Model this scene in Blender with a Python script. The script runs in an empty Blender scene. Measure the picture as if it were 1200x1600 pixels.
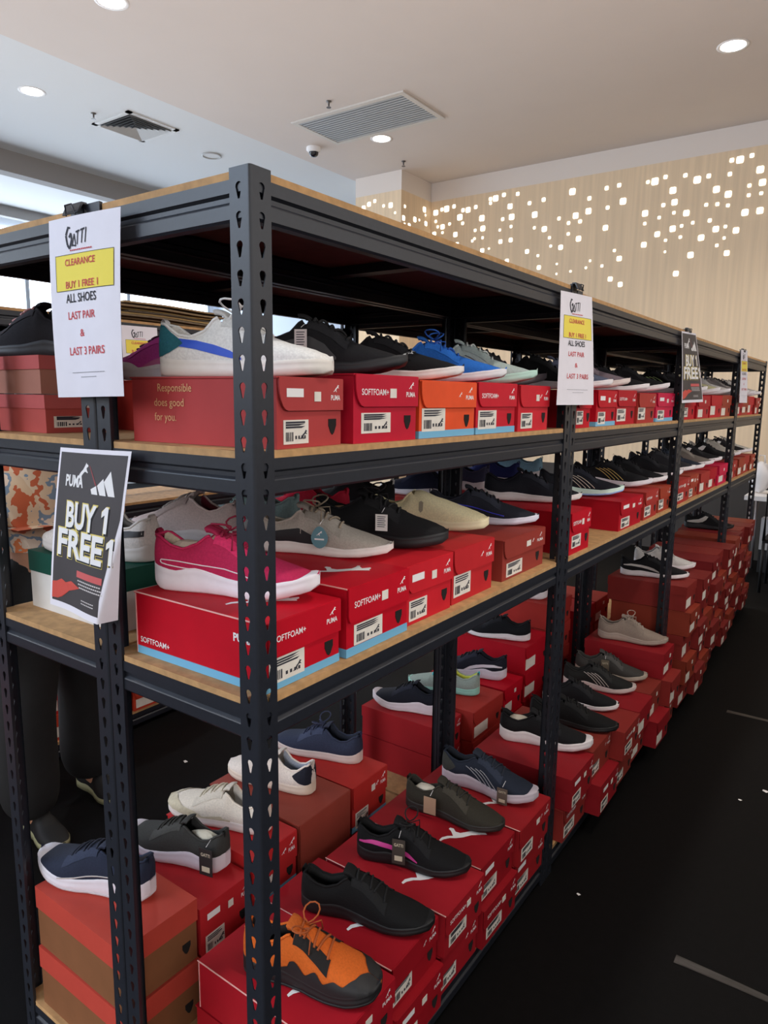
import bpy, bmesh, math, random
from mathutils import Vector, Matrix
R = math.radians
random.seed(7)
SC = bpy.context.scene
COL = SC.collection
ZE = 1.6                       # eye height: heights below are given from the floor

# ------------------------------------------------------------------ camera, world, lamps, exposure
cam = bpy.data.objects.new('camera', bpy.data.cameras.new('camera')); COL.objects.link(cam)
_f = Vector((-0.56995801, 0.80585674, -0.16044556)); _r = Vector((0.81523272, 0.57900626, 0.01213922)); _u = Vector((-0.10268145, 0.12388163, 0.98697004))
cam.matrix_world = Matrix(((_r.x, _u.x, -_f.x, 0.78744), (_r.y, _u.y, -_f.y, -0.76807), (_r.z, _u.z, -_f.z, ZE), (0, 0, 0, 1)))
cam.data.sensor_fit = 'VERTICAL'; cam.data.sensor_height = 32; cam.data.lens = 32 * 1103.99 / 1600
cam.data.clip_start = .02
SC.camera = cam
w = bpy.data.worlds.new('hall'); SC.world = w; w.use_nodes = True
# the hall beyond what is built: dark floor and racks low down, bright walls and ceiling higher up
_nt = w.node_tree; _tc = _nt.nodes.new('ShaderNodeTexCoord'); _sp = _nt.nodes.new('ShaderNodeSeparateXYZ'); _cr = _nt.nodes.new('ShaderNodeValToRGB')
_nt.links.new(_tc.outputs['Generated'], _sp.inputs[0]); _nt.links.new(_sp.outputs['Z'], _cr.inputs[0]); _nt.links.new(_cr.outputs[0], _nt.nodes['Background'].inputs[0])
_cr.color_ramp.elements[0].position = .02; _cr.color_ramp.elements[0].color = (.02, .02, .022, 1)
_cr.color_ramp.elements[1].position = .16; _cr.color_ramp.elements[1].color = (1.0, .96, .94, 1)
_nt.nodes['Background'].inputs[1].default_value = 2.0
def area(name, loc, target, sx, sy, power, col):
    l = bpy.data.lights.new(name, 'AREA'); l.shape = 'RECTANGLE'; l.size = sx; l.size_y = sy; l.energy = power; l.color = col
    o = bpy.data.objects.new(name, l); COL.objects.link(o); o.location = loc
    o.rotation_euler = (Vector(target) - Vector(loc)).to_track_quat('-Z', 'Y').to_euler()
    return o
area('daylight_entrance', (-2.6, -3.2, 3.5), (-.6, 0, 1.7), 2.4, 1.4, 80, (.62, .78, 1.0))
area('ceiling_bounce_fill', (-2.0, 2.0, 3.2), (-2.0, 2.6, 4.3), 9.0, 6.0, 84, (1.0, .95, .91))  # added uplight standing in for light bounced onto the ceiling, no real lamp
SC.view_settings.view_transform = 'Standard'; SC.view_settings.look = 'None'
SC.view_settings.gamma = 1; SC.view_settings.use_curve_mapping = False
SC.view_settings.exposure = 0.40
CEIL = 2.64 + ZE

# ------------------------------------------------------------------ materials
def lin(c):
    return tuple((x / 255 / 12.92 if x / 255 <= .04045 else ((x / 255 + .055) / 1.055) ** 2.4) for x in c) + (1,)
MC = {}
def mat(c, rough=.6, noise=.0, scale=60, bump=0, metal=0, emit=0, spec=.5, kind='noise'):
    key = (tuple(c), rough, noise, scale, bump, metal, emit, spec, kind)
    if key in MC: return MC[key]
    m = bpy.data.materials.new('surface'); m.use_nodes = True; nt = m.node_tree; b = nt.nodes['Principled BSDF']
    b.inputs['Base Color'].default_value = lin(c); b.inputs['Roughness'].default_value = rough
    b.inputs['Metallic'].default_value = metal; b.inputs['Specular IOR Level'].default_value = spec
    if emit:
        b.inputs['Emission Color'].default_value = lin(c); b.inputs['Emission Strength'].default_value = emit
    if noise or bump:
        tc = nt.nodes.new('ShaderNodeTexCoord')
        if kind == 'grain':
            mp = nt.nodes.new('ShaderNodeMapping'); nt.links.new(tc.outputs['Object'], mp.inputs[0])
            mp.inputs['Scale'].default_value = (1, 1, .03); src = mp.outputs[0]
        elif kind == 'brushed':
            mp = nt.nodes.new('ShaderNodeMapping'); nt.links.new(tc.outputs['Object'], mp.inputs[0])
            mp.inputs['Scale'].default_value = (.15, 1, 1); src = mp.outputs[0]
        else: src = tc.outputs['Object']
        n = nt.nodes.new('ShaderNodeTexNoise'); n.inputs['Scale'].default_value = scale; n.inputs['Detail'].default_value = 4
        nt.links.new(src, n.inputs['Vector'])
        if noise:
            rp = nt.nodes.new('ShaderNodeValToRGB'); L = lin(c)
            rp.color_ramp.elements[0].position = .3; rp.color_ramp.elements[1].position = .7
            rp.color_ramp.elements[0].color = tuple(max(0, v * (1 - noise)) for v in L[:3]) + (1,)
            rp.color_ramp.elements[1].color = tuple(min(1, v * (1 + noise)) for v in L[:3]) + (1,)
            nt.links.new(n.outputs[0], rp.inputs[0]); nt.links.new(rp.outputs[0], b.inputs['Base Color'])
        if bump:
            bp = nt.nodes.new('ShaderNodeBump'); bp.inputs['Strength'].default_value = bump; bp.inputs['Distance'].default_value = .002
            nt.links.new(n.outputs[0], bp.inputs['Height']); nt.links.new(bp.outputs[0], b.inputs['Normal'])
    MC[key] = m; return m
def pattern_mat():
    m = bpy.data.materials.new('printed_cotton'); m.use_nodes = True; nt = m.node_tree; b = nt.nodes['Principled BSDF']; b.inputs['Roughness'].default_value = .9
    tc = nt.nodes.new('ShaderNodeTexCoord'); n = nt.nodes.new('ShaderNodeTexNoise'); n.inputs['Scale'].default_value = 11; n.inputs['Detail'].default_value = 3
    nt.links.new(tc.outputs['Object'], n.inputs['Vector']); rp = nt.nodes.new('ShaderNodeValToRGB'); rp.color_ramp.interpolation = 'CONSTANT'
    cs = [(0, (190, 95, 60)), (.40, (215, 190, 160)), (.48, (120, 140, 160)), (.53, (225, 205, 185)), (.60, (225, 130, 80)), (.66, (190, 185, 175))]
    e = rp.color_ramp.elements; e[0].color = lin(cs[0][1]); e[1].position = cs[1][0]; e[1].color = lin(cs[1][1])
    for p, c in cs[2:]: q = e.new(p); q.color = lin(c)
    nt.links.new(n.outputs[0], rp.inputs[0]); nt.links.new(rp.outputs[0], b.inputs['Base Color']); return m
STEEL = mat((31, 34, 42), .42, .12, 90, .05, spec=.5)
BOARD = mat((188, 146, 98), .8, .18, 45, .1)
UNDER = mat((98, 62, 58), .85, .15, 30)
WHITE = mat((238, 236, 236), .7)
PAPER = mat((236, 232, 240), .75, .02, 20)
BLACK = mat((16, 16, 18), .6)
INK = mat((48, 48, 58), .8)
REDINK = mat((208, 78, 84), .8)
YELLOW = mat((246, 226, 92), .8)
STICK = mat((228, 222, 212), .7, .05, 40)
CUT = mat((14, 8, 8), .9)
SKY = mat((112, 178, 214), .6)

# ------------------------------------------------------------------ mesh helpers
class G:
    def __init__(s): s.v = []; s.f = []; s.m = []
    def add(s, vs, fs, mi=0):
        o = len(s.v); s.v += [tuple(v) for v in vs]
        for f in fs: s.f.append(tuple(i + o for i in f)); s.m.append(mi)
    def box(s, x0, x1, y0, y1, z0, z1, mi=0):
        s.add([(x0, y0, z0), (x1, y0, z0), (x1, y1, z0), (x0, y1, z0), (x0, y0, z1), (x1, y0, z1), (x1, y1, z1), (x0, y1, z1)],
              [(0, 3, 2, 1), (4, 5, 6, 7), (0, 1, 5, 4), (1, 2, 6, 5), (2, 3, 7, 6), (3, 0, 4, 7)], mi)
    def tube(s, pts, r, n=6, mi=0, close=False):
        P = [Vector(p) for p in pts]; N = len(P); vs = []
        for i, p in enumerate(P):
            d = (P[min(i + 1, N - 1)] - P[max(i - 1, 0)]); d = d.normalized() if d.length > 1e-9 else Vector((0, 0, 1))
            a = d.cross(Vector((0, 0, 1)) if abs(d.z) < .9 else Vector((1, 0, 0))).normalized(); b = d.cross(a)
            rr = r[i] if isinstance(r, (list, tuple)) else r
            for k in range(n):
                t = 2 * math.pi * k / n; vs.append(p + (a * math.cos(t) + b * math.sin(t)) * rr)
        fs = [(i * n + k, i * n + (k + 1) % n, (i + 1) * n + (k + 1) % n, (i + 1) * n + k) for i in range(N - 1) for k in range(n)]
        fs += [tuple(range(n - 1, -1, -1)), tuple((N - 1) * n + k for k in range(n))]
        s.add(vs, fs, mi)
    def lathe(s, prof, n=24, c=(0, 0, 0), mi=0):
        vs = []; N = len(prof)
        for r, z in prof:
            for k in range(n):
                t = 2 * math.pi * k / n; vs.append((c[0] + r * math.cos(t), c[1] + r * math.sin(t), c[2] + z))
        s.add(vs, [(i * n + k, i * n + (k + 1) % n, (i + 1) * n + (k + 1) % n, (i + 1) * n + k) for i in range(N - 1) for k in range(n)], mi)
    def prism(s, pts, fn, t, mi=0):
        """2D outline pts, fn(u, v, depth) -> 3D; closed slab of thickness t"""
        n = len(pts); vs = [fn(u, v, t) for u, v in pts] + [fn(u, v, 0) for u, v in pts]
        s.add(vs, [tuple(range(n)), tuple(range(2 * n - 1, n - 1, -1))] + [(i, n + i, n + (i + 1) % n, (i + 1) % n) for i in range(n)], mi)
    def grid(s, rows, mi=0, closed=False):
        n = len(rows[0]); vs = [p for r in rows for p in r]; m = n if closed else n - 1
        s.add(vs, [(i * n + k, i * n + (k + 1) % n, (i + 1) * n + (k + 1) % n, (i + 1) * n + k) for i in range(len(rows) - 1) for k in range(m)], mi)
    def mesh(s, name, mats, smooth=False):
        me = bpy.data.meshes.new(name); me.from_pydata(s.v, [], s.f)
        for m in (mats if isinstance(mats, (list, tuple)) else [mats]): me.materials.append(m)
        for i, p in enumerate(me.polygons): p.material_index = s.m[i]; p.use_smooth = smooth
        bm = bmesh.new(); bm.from_mesh(me); bmesh.ops.recalc_face_normals(bm, faces=bm.faces); bm.to_mesh(me); bm.free()
        me.update(); return me
    def build(s, name, mats, parent=None, smooth=False):
        return put(name, s.mesh(name, mats, smooth), parent)
def put(name, me, parent=None, loc=None):
    o = bpy.data.objects.new(name, me); COL.objects.link(o)
    if parent: o.parent = parent
    if loc: o.location = loc
    return o
def smooth_angle(o, deg=40):
    bm = bmesh.new(); bm.from_mesh(o.data)
    for f in bm.faces: f.smooth = True
    for e in bm.edges: e.smooth = len(e.link_faces) == 2 and e.calc_face_angle(0) < R(deg)
    bm.to_mesh(o.data); bm.free(); return o
def tag(o, label, cat, group=None, kind=None):
    o['label'] = label; o['category'] = cat
    if group: o['group'] = group
    if kind: o['kind'] = kind
    return o
def thing(name, label, cat, loc=(0, 0, 0), rz=0, group=None):
    o = bpy.data.objects.new(name, None); COL.objects.link(o); o.location = loc; o.rotation_euler = (0, 0, rz); o.empty_display_size = .1
    return tag(o, label, cat, group)
def struct(o): o['kind'] = 'structure'; return o
TX = {}
def text2d(s, bold=0.0, shear=0.0):
    """outline font text as flat triangles, height about 0.7, centred"""
    k = (s, bold, shear)
    if k in TX: return TX[k]
    c = bpy.data.curves.new('t', 'FONT'); c.body = s; c.align_x = 'CENTER'; c.offset = bold; c.shear = shear; c.resolution_u = 3
    o = bpy.data.objects.new('t', c); COL.objects.link(o); bpy.context.view_layer.update()
    me = bpy.data.meshes.new_from_object(o.evaluated_get(bpy.context.evaluated_depsgraph_get()))
    r = ([(v.co.x, v.co.y) for v in me.vertices], [tuple(p.vertices) for p in me.polygons])
    bpy.data.objects.remove(o); bpy.data.curves.remove(c); bpy.data.meshes.remove(me)
    TX[k] = r; return r
def add_text(g, s, fn, cx, cy, h, wmax=None, mi=0, bold=0.0, shear=0.0, d=.0):
    vs, fs = text2d(s, bold, shear)
    if not vs: return
    xs = [v[0] for v in vs]; wd = max(xs) - min(xs); mx = (max(xs) + min(xs)) / 2; sy = h / .7; sx = sy if not wmax else wmax / wd
    g.add([fn(cx + (x - mx) * sx, cy + y * sy, d) for x, y in vs], fs, mi)
CAT = [(0.0, .10), (.10, .13), (.22, .24), (.30, .38), (.42, .52), (.60, .66), (.74, .86), (.82, 1.0), (.86, .93), (.95, .91), (1.0, .84), (.93, .78), (.86, .74),
       (.92, .62), (1.0, .55), (.97, .50), (.86, .55), (.74, .56), (.62, .46), (.52, .36), (.50, .22), (.58, .10), (.56, 0.0), (.50, .0), (.46, .10), (.38, .20), (.33, .26), (.26, .14), (.14, .04), (.02, .04)]
def add_cat(g, fn, x, y, s, mi=0, d=.0, flip=1):
    # fan triangulated by Blender from one n-gon
    g.add([fn(x + (p[0] - .5) * s * flip, y + p[1] * s * .8, d) for p in CAT], [tuple(range(len(CAT)))], mi)

# ------------------------------------------------------------------ the room
def plane_box(name, x0, x1, y0, y1, z0, z1, m, kind=True):
    g = G(); g.box(x0, x1, y0, y1, z0, z1); o = g.build(name, m)
    if kind: struct(o)
    return o
YW = 7.2
plane_box('floor', -10.5, 4.5, -6, 9.2, -.06, 0, mat((9, 8, 9), .7, .25, 35, .15, spec=.12))
ceil_m = mat((212, 202, 196), .9, .01, 3)
g = G(); g.box(-4.92, 4.5, -6, 9.2, CEIL, CEIL + .06); struct(g.build('ceiling', ceil_m))
g = G(); g.box(-10.5, -4.92, -6, 9.2, CEIL + .03, CEIL + .09); struct(g.build('ceiling', mat((214, 216, 218), .9)))
plane_box('trim_1', -7.72, -7.54, -6, 9.2, CEIL - .20, CEIL + .03, mat((150, 146, 144), .9))
plane_box('trim_2', -9.6, -7.72, -6, 9.2, CEIL - .06, CEIL + .03, mat((214, 214, 214), .9))
plane_box('trim_3', -9.72, -9.6, -6, 9.2, CEIL - .20, CEIL + .03, mat((176, 174, 172), .9))
plane_box('wall_left', -10.5, -10.3, -6, 9.2, 0, CEIL + .03, mat((226, 230, 236), .9))
wn = G(); wn.box(-10.29, -10.26, -5.5, 8.8, 1.0, CEIL - .22); wo = struct(wn.build('window_1', mat((226, 240, 255), .5, emit=3.8)))
g = G()
for k in range(9): y = -5.5 + k * 14.3 / 8; g.box(-10.27, -10.2, y - .03, y + .03, 1.0, CEIL - .22)
g.box(-10.27, -10.2, -5.5, 8.8, .96, 1.02); g.build('window_frame', mat((190, 196, 204), .5), wo)
wood = mat((230, 206, 174), .75, .07, 26, kind='grain')
white_wall = mat((226, 216, 208), .85)
g = G(); g.box(-4.18, 4.5, YW, YW + .2, 2.42 + ZE, CEIL); struct(g.build('trim_4', white_wall))
WT = 2.42 + ZE
wall = plane_box('wall_back', -4.18, 4.5, YW, YW + .2, .86, WT, wood)
plane_box('baseboard_back', -4.18, 4.5, YW - .01, YW + .2, 0, .86, mat((66, 62, 60), .8, .08, 8))
# column that steps forward at the corner of the panelled wall
colm = plane_box('wall_column', -4.86, -4.18, 6.53, YW + .4, 0, WT, wood)
plane_box('trim_5', -4.86, -4.18, 6.53, YW + .4, WT, CEIL, white_wall)
plane_box('wall_recess', -10.3, -4.86, 9.0, 9.2, 0, CEIL + .03, mat((206, 214, 226), .9))
plane_box('light_blocker_right', 1.55, 1.60, -.4, YW, 0, 1.40, mat((24, 23, 24), .8))      # unseen black panel added right of the aisle to keep its floor dark
# round-cornered light cut-outs in the panels (positions read on the panel, px -> metres)
LITE = mat((255, 246, 226), .5, emit=2.6)
SQ = [(1113,499,24),(1087,501,14),(1150,486,14),(1176,530,24),(1081,544,13),(1183,570,22),(1142,580,12),(1140,610,11),(1179,604,11),(1128,664,22),(1175,658,22),(1076,607,22),(1039,592,22),(979,562,24),(1015,550,14),(942,548,13),(903,595,22),(880,553,13),(847,567,24),(825,569,11),(908,632,20),(945,666,20),(1007,640,11),(1042,638,12),(1075,642,11),(816,667,20),(873,641,12),(906,665,10),(860,680,10),(815,699,10),(902,715,20),(930,706,10),(965,696,10),(1018,689,12),(1037,716,20),(1067,708,10),(1100,720,20),(1063,744,9),(991,743,20),(926,741,10),(854,732,18),(880,751,9),(878,787,7),(812,765,18),(958,797,20),(1040,767,10),(1071,791,18),(912,855,18),(735,579,13),(696,588,13),(747,629,22),(699,649,12),(642,620,13),(589,599,22),(639,660,20),(599,674,20),(613,692,12),(577,697,11),(547,683,11),(608,746,18),(576,731,10),(552,773,16),(517,743,9),(521,769,8),(501,716,18),(470,712,9),(471,671,20),(499,624,13),(455,635,12),(418,606,12),(399,678,20),(394,645,18),(375,609,13),(349,620,20),(333,622,12),(333,635,10),(371,685,11),(397,708,9),(396,750,14),(364,755,14),(362,719,8),(306,682,20),(309,714,18),(308,743,8),(285,720,9),(283,746,8),(276,753,8),(307,783,14),(328,777,6),(263,656,18),(247,657,12),(287,647,12),(237,679,20),(246,698,10),(223,733,16),(228,764,14),(205,700,9),(196,653,20),(181,655,11),(219,645,12),(162,665,18),(183,709,16),(162,692,9),(168,709,8),(183,727,8),(157,731,14),(447,786,14),(384,816,14),(481,799,8),(484,836,14),(540,825,6),(539,856,6),(583,848,7),(631,837,7),(644,815,7),(681,831,9),(720,783,9),(735,808,17),(707,872,16),(738,889,16),(692,712,18)]
def panel_point(px, py, ax, val):
    d = _f + _r * ((px - 600) / 1103.99) - _u * ((py - 800) / 1103.99); o = Vector((.78744, -.76807, ZE)); t = (val - o[ax]) / d[ax]
    return o + d * t, t / 1103.99
g = G()
def lit(g, px, py, s, ax, val, out):
    p, sc = panel_point(px, py, ax, val); h = s * .42 * sc; pts = []
    for k in range(4):
        for q in range(3):
            a = math.pi / 2 * k + math.pi / 4 * q; cx, cy = [(1, 1), (-1, 1), (-1, -1), (1, -1)][k]
            pts.append((cx * h * .62 + h * .38 * math.cos(a), cy * h * .62 + h * .38 * math.sin(a)))
    if ax == 1: g.prism(pts, lambda u, v, d: (p.x + u, val + out * d, p.z + v), .004)
    else: g.prism(pts, lambda u, v, d: (val + out * d, p.y + u, p.z + v), .004)
for x, y, s in SQ: lit(g, 600 + x / 2, y / 2, s / 2, 1, YW, -1)
# the panel carries on to the right beyond the frame with the same scatter
for k in range(60): 
    h = random.choice((.03, .05, .08)); x = random.uniform(-.2, 4.3); z = WT - .15 - random.random() ** 2 * 1.6
    g.box(x - h / 2, x + h / 2, YW - .004, YW, z - h / 2, z + h / 2)
g.build('light_cutouts', LITE, wall)
g = G()
for x, y, s in [(107,477,30),(143,457,22),(73,500,30),(242,483,34),(198,487,18),(270,530,14)]: lit(g, 550 + x / 4, 200 + y / 4, s / 4, 1, 6.53, -1)
for x, y, s in [(330,490,20),(452,510,36),(322,563,34),(392,572,34),(420,575,14),(461,598,30),(459,545,14),(357,610,30),(328,600,16)]: lit(g, 550 + x / 4, 200 + y / 4, s / 4, 0, -4.18, 1)
g.build('light_cutouts', LITE, colm)

# ceiling fittings
LAMP = mat((255, 250, 244), .4, emit=14)
def downlight(x, y, label, z=CEIL, spot=True, col=(1, .93, .84), power=110):
    t = thing('ceiling_downlight', label, 'light', (x, y, z), 0, 'round ceiling downlights')
    g = G(); g.lathe([(.085, 0), (.10, -.004), (.115, -.002), (.115, 0)], 28); g.build('rim', WHITE, t, True)
    g = G(); g.lathe([(0, -.006), (.05, -.006), (.088, -.002)], 28); g.build('lens', LAMP, t, True)
    if spot:
        l = bpy.data.lights.new('downlight_beam', 'SPOT'); l.energy = power; l.color = col; l.spot_size = R(120); l.spot_blend = .7; l.shadow_soft_size = .09
        o = bpy.data.objects.new('downlight_beam', l); COL.objects.link(o); o.location = (x, y, z - .03)
DL = 'bright round downlight in the ceiling '
downlight(-.46, 5.47, DL + 'at upper right above the panelled wall', power=75)
downlight(-3.80, 5.59, DL + 'next to the long slatted vent')
downlight(-3.83, 2.47, DL + 'cut by the top edge of the photo')
downlight(-5.79, 2.98, DL + 'at far left near the square vent', CEIL + .03, col=(.9, .95, 1))
for x, y in [(-.46, 2.4), (1.3, .6), (2.9, 2.4), (2.9, 5.4), (-3.83, -.7)]:
    l = bpy.data.lights.new('downlight_beam', 'SPOT'); l.energy = 105; l.color = (1, .93, .84); l.spot_size = R(120); l.spot_blend = .7; l.shadow_soft_size = .09
    o = bpy.data.objects.new('downlight_beam', l); COL.objects.link(o); o.location = (x, y, CEIL - .03)
# square diffuser vent on the left part of the ceiling
t = thing('ceiling_vent', 'square grey louvred air vent in the ceiling at upper left', 'vent', (-5.73, 4.02, CEIL + .03), 0)
g = G()
for a, b in ((.30, .25),):
    for sx, sy in ((1, 0), (-1, 0), (0, 1), (0, -1)):
        if sx: g.box(min(sx * a, sx * b), max(sx * a, sx * b), -a, a, -.012, 0)
        else: g.box(-a, a, min(sy * a, sy * b), max(sy * a, sy * b), -.012, 0)
g.build('frame', mat((206, 206, 206), .6), t)
g = G(); g.box(-.25, .25, -.25, .25, -.002, 0); g.build('backing', mat((30, 30, 34), .8), t)
for k in range(6):                                        # four-way blower: nested slanted square louvres
    g = G(); o_ = .245 - k * .042; i_ = o_ - .024
    for q in range(4):
        c, s_ = round(math.cos(q * math.pi / 2)), round(math.sin(q * math.pi / 2)); P = [(o_, -o_, -.026), (o_, o_, -.026), (i_, i_, -.006), (i_, -i_, -.006)]
        g.add([(x * c - y * s_, x * s_ + y * c, zz) for x, y, zz in P], [(0, 1, 2, 3)]); g.add([(x * c - y * s_, x * s_ + y * c, zz + .0015) for x, y, zz in P], [(3, 2, 1, 0)])
    g.build('louvre', mat((190, 191, 192), .6), t)
# long return-air grille
t = thing('ceiling_grille', 'long grey slatted return-air grille in the ceiling', 'vent', (-3.62, 5.10, CEIL), R(0))
g = G(); a, b = .66, .36
for s in (1, -1):
    g.box(-a, a, min(s * b, s * (b - .05)), max(s * b, s * (b - .05)), -.014, 0); g.box(min(s * a, s * (a - .05)), max(s * a, s * (a - .05)), -b + .05, b - .05, -.014, 0)
g.build('frame', mat((205, 200, 194), .6), t)
g = G(); g.box(-a + .05, a - .05, -b + .05, b - .05, -.003, 0); g.build('backing', mat((120, 124, 130), .8), t)
for k in range(14):
    g = G(); q = -b + .06 + k * .0435; g.box(-a + .05, a - .05, q, q + .026, -.011, -.008); g.build('slat', mat((176, 180, 184), .6), t)
for x, y, z, lb in [(-5.78, 3.58, CEIL + .03, 'small dark sprinkler head beside the square vent'), (-3.65, 4.56, CEIL, 'small dark sprinkler head above the long slatted grille'), (-4.0, 6.3, CEIL, 'small pale sprinkler head near the panelled column')]:
    t = thing('sprinkler_head', lb, 'sprinkler', (x, y, z), 0, 'ceiling sprinklers'); t.scale = (.62, .62, .8)
    m = mat((96, 92, 90), .4, metal=.6)
    g = G(); g.lathe([(.04, 0), (.04, -.008), (.014, -.01), (.012, -.05), (0, -.05)], 16); g.build('body', m, t, True)
    g = G(); g.lathe([(0, -.07), (.035, -.07), (.035, -.066), (0, -.066)], 16); g.tube([(.012, 0, -.05), (.02, 0, -.06), (.006, 0, -.07)], .003); g.tube([(-.012, 0, -.05), (-.02, 0, -.06), (-.006, 0, -.07)], .003); g.build('deflector', m, t)
t = thing('dome_camera', 'white ceiling dome security camera with a dark lens bubble', 'camera', (-4.56, 5.40, CEIL), 0)
g = G(); g.lathe([(.075, 0), (.078, -.03), (.06, -.05), (0, -.05)], 24); g.build('housing', WHITE, t, True)
g = G(); g.lathe([(.052, -.05), (.048, -.075), (.03, -.092), (0, -.098)], 24); g.build('dome', mat((30, 30, 38), .15), t, True)
t = thing('smoke_detector', 'flat white round ceiling speaker above the rack corner', 'speaker', (-5.76, 5.03, CEIL + .03), 0); t.name = 'ceiling_speaker'
g = G(); g.lathe([(.11, 0), (.11, -.012), (.095, -.014), (.09, -.004)], 28); g.build('rim', mat((176, 176, 176), .6), t, True)
g = G(); g.lathe([(.09, -.004), (0, -.008)], 28); g.build('grille', mat((205, 205, 205), .7), t, True)

# ------------------------------------------------------------------ shelving racks
PW, PITCH = .0432, .0413
def hole_ring():
    r = .0066; pts = []
    for k in range(9): a = R(-35 + 250 * k / 8); pts.append((r * math.cos(a), .005 + r * math.sin(a)))
    pts += [(-.0032, -.008), (-.002, -.0125), (.002, -.0125), (.0032, -.008)]
    return pts
HR = hole_ring()
def post_mesh(sx, sy, H):
    g = G(); T = .002; n = int((H - .012) / PITCH); z0 = H - .012 - n * PITCH; c0 = .005; sc = .0235
    N = len(HR)
    def flange(P):
        def layer(d, rev):
            vs = []; fs = []
            for k in range(n):
                zc = z0 + (k + .5) * PITCH; b = len(vs)
                for u, v in HR: vs.append(P(sc + u, zc + v, d))
                # outer cell border: project ring directions to the rectangle
                for u, v in HR:
                    hw0, hw1, hh = sc - c0, PW - sc, PITCH / 2; L = math.hypot(u, v); du, dv = u / L, v / L
                    tt = min((hw1 / du if du > 0 else -hw0 / du) if abs(du) > 1e-9 else 9, hh / abs(dv) if abs(dv) > 1e-9 else 9)
                    vs.append(P(sc + du * tt, zc + dv * tt, d))
                for q in range(N):
                    a, c = b + q, b + (q + 1) % N; fs.append((a, c, c + N, a + N))
                # corners of the cell
                for cx, cz in ((c0, -PITCH / 2), (PW, -PITCH / 2), (PW, PITCH / 2), (c0, PITCH / 2)):
                    # nearest two border points around this corner
                    ang = math.atan2(cz, cx - sc); best = None
                    A = [math.atan2(v, u) for u, v in HR]
                    lo = min(range(N), key=lambda i: (ang - A[i]) % (2 * math.pi)); hi = min(range(N), key=lambda i: (A[i] - ang) % (2 * math.pi))
                    vs.append(P(cx, zc + cz, d)); fs.append((b + N + lo, len(vs) - 1, b + N + hi))
            for a, c in ((z0 - .0 - z0, z0), (z0 + n * PITCH, H)):
                if c - a > 1e-4: b = len(vs); vs += [P(c0, a, d), P(PW, a, d), P(PW, c, d), P(c0, c, d)]; fs.append((b, b + 1, b + 2, b + 3))
            g.add(vs, fs)
        layer(0, False); layer(T, True)
        vs = []; fs = []
        for k in range(n):
            zc = z0 + (k + .5) * PITCH; b = len(vs)
            vs += [P(sc + u, zc + v, 0) for u, v in HR] + [P(sc + u, zc + v, T) for u, v in HR]
            fs += [(b + q, b + (q + 1) % N, b + N + (q + 1) % N, b + N + q) for q in range(N)]
        g.add(vs, fs)
        g.add([P(PW, 0, 0), P(PW, H, 0), P(PW, H, T), P(PW, 0, T)], [(0, 1, 2, 3)])
        g.add([P(PW, 0, T), P(PW, H, T), P(PW - .002, H, T + .006), P(PW - .002, 0, T + .006)], [(0, 1, 2, 3)])
        g.add([P(c0, H, 0), P(PW, H, 0), P(PW, H, T), P(c0, H, T)], [(0, 1, 2, 3)])
    flange(lambda s, z, d: (sx * s, sy * d, z)); flange(lambda s, z, d: (sx * d, sy * s, z))
    arc = [(c0 - c0 * math.sin(R(a)), c0 - c0 * math.cos(R(a))) for a in (0, 22, 45, 68, 90)]
    g.grid([[(sx * a, sy * b, 0), (sx * a, sy * b, H)] for a, b in arc])
    g.add([(sx * a, sy * b, H) for a, b in arc] + [(sx * .006, sy * .006, H)], [(0, 1, 2, 3, 4, 5)])
    return g.mesh('post', STEEL)
PM = {}
def post(t, x, y, sx, sy, H):
    k = (sx, sy, round(H, 3))
    if k not in PM: PM[k] = post_mesh(sx, sy, H)
    put('post', PM[k], t, (x, y, 0))
PROF = [(.022, 0), (0, 0), (0, -.019), (.006, -.023), (.006, -.030), (.001, -.034), (0, -.036), (0, -.056), (.003, -.060), (.020, -.060), (.020, -.056)]
def beam(t, a, b, inward, z):
    """rolled steel beam from a to b, folded profile, inward = unit 2D vector into the rack"""
    g = G(); g.grid([[(p[0] + inward[0] * d, p[1] + inward[1] * d, z + h) for d, h in PROF] for p in (a, b)]); g.build('beam', STEEL, t)
    return t
BZ = (.0795, ZE - .5078, ZE - .0979, ZE + .3147)
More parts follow.
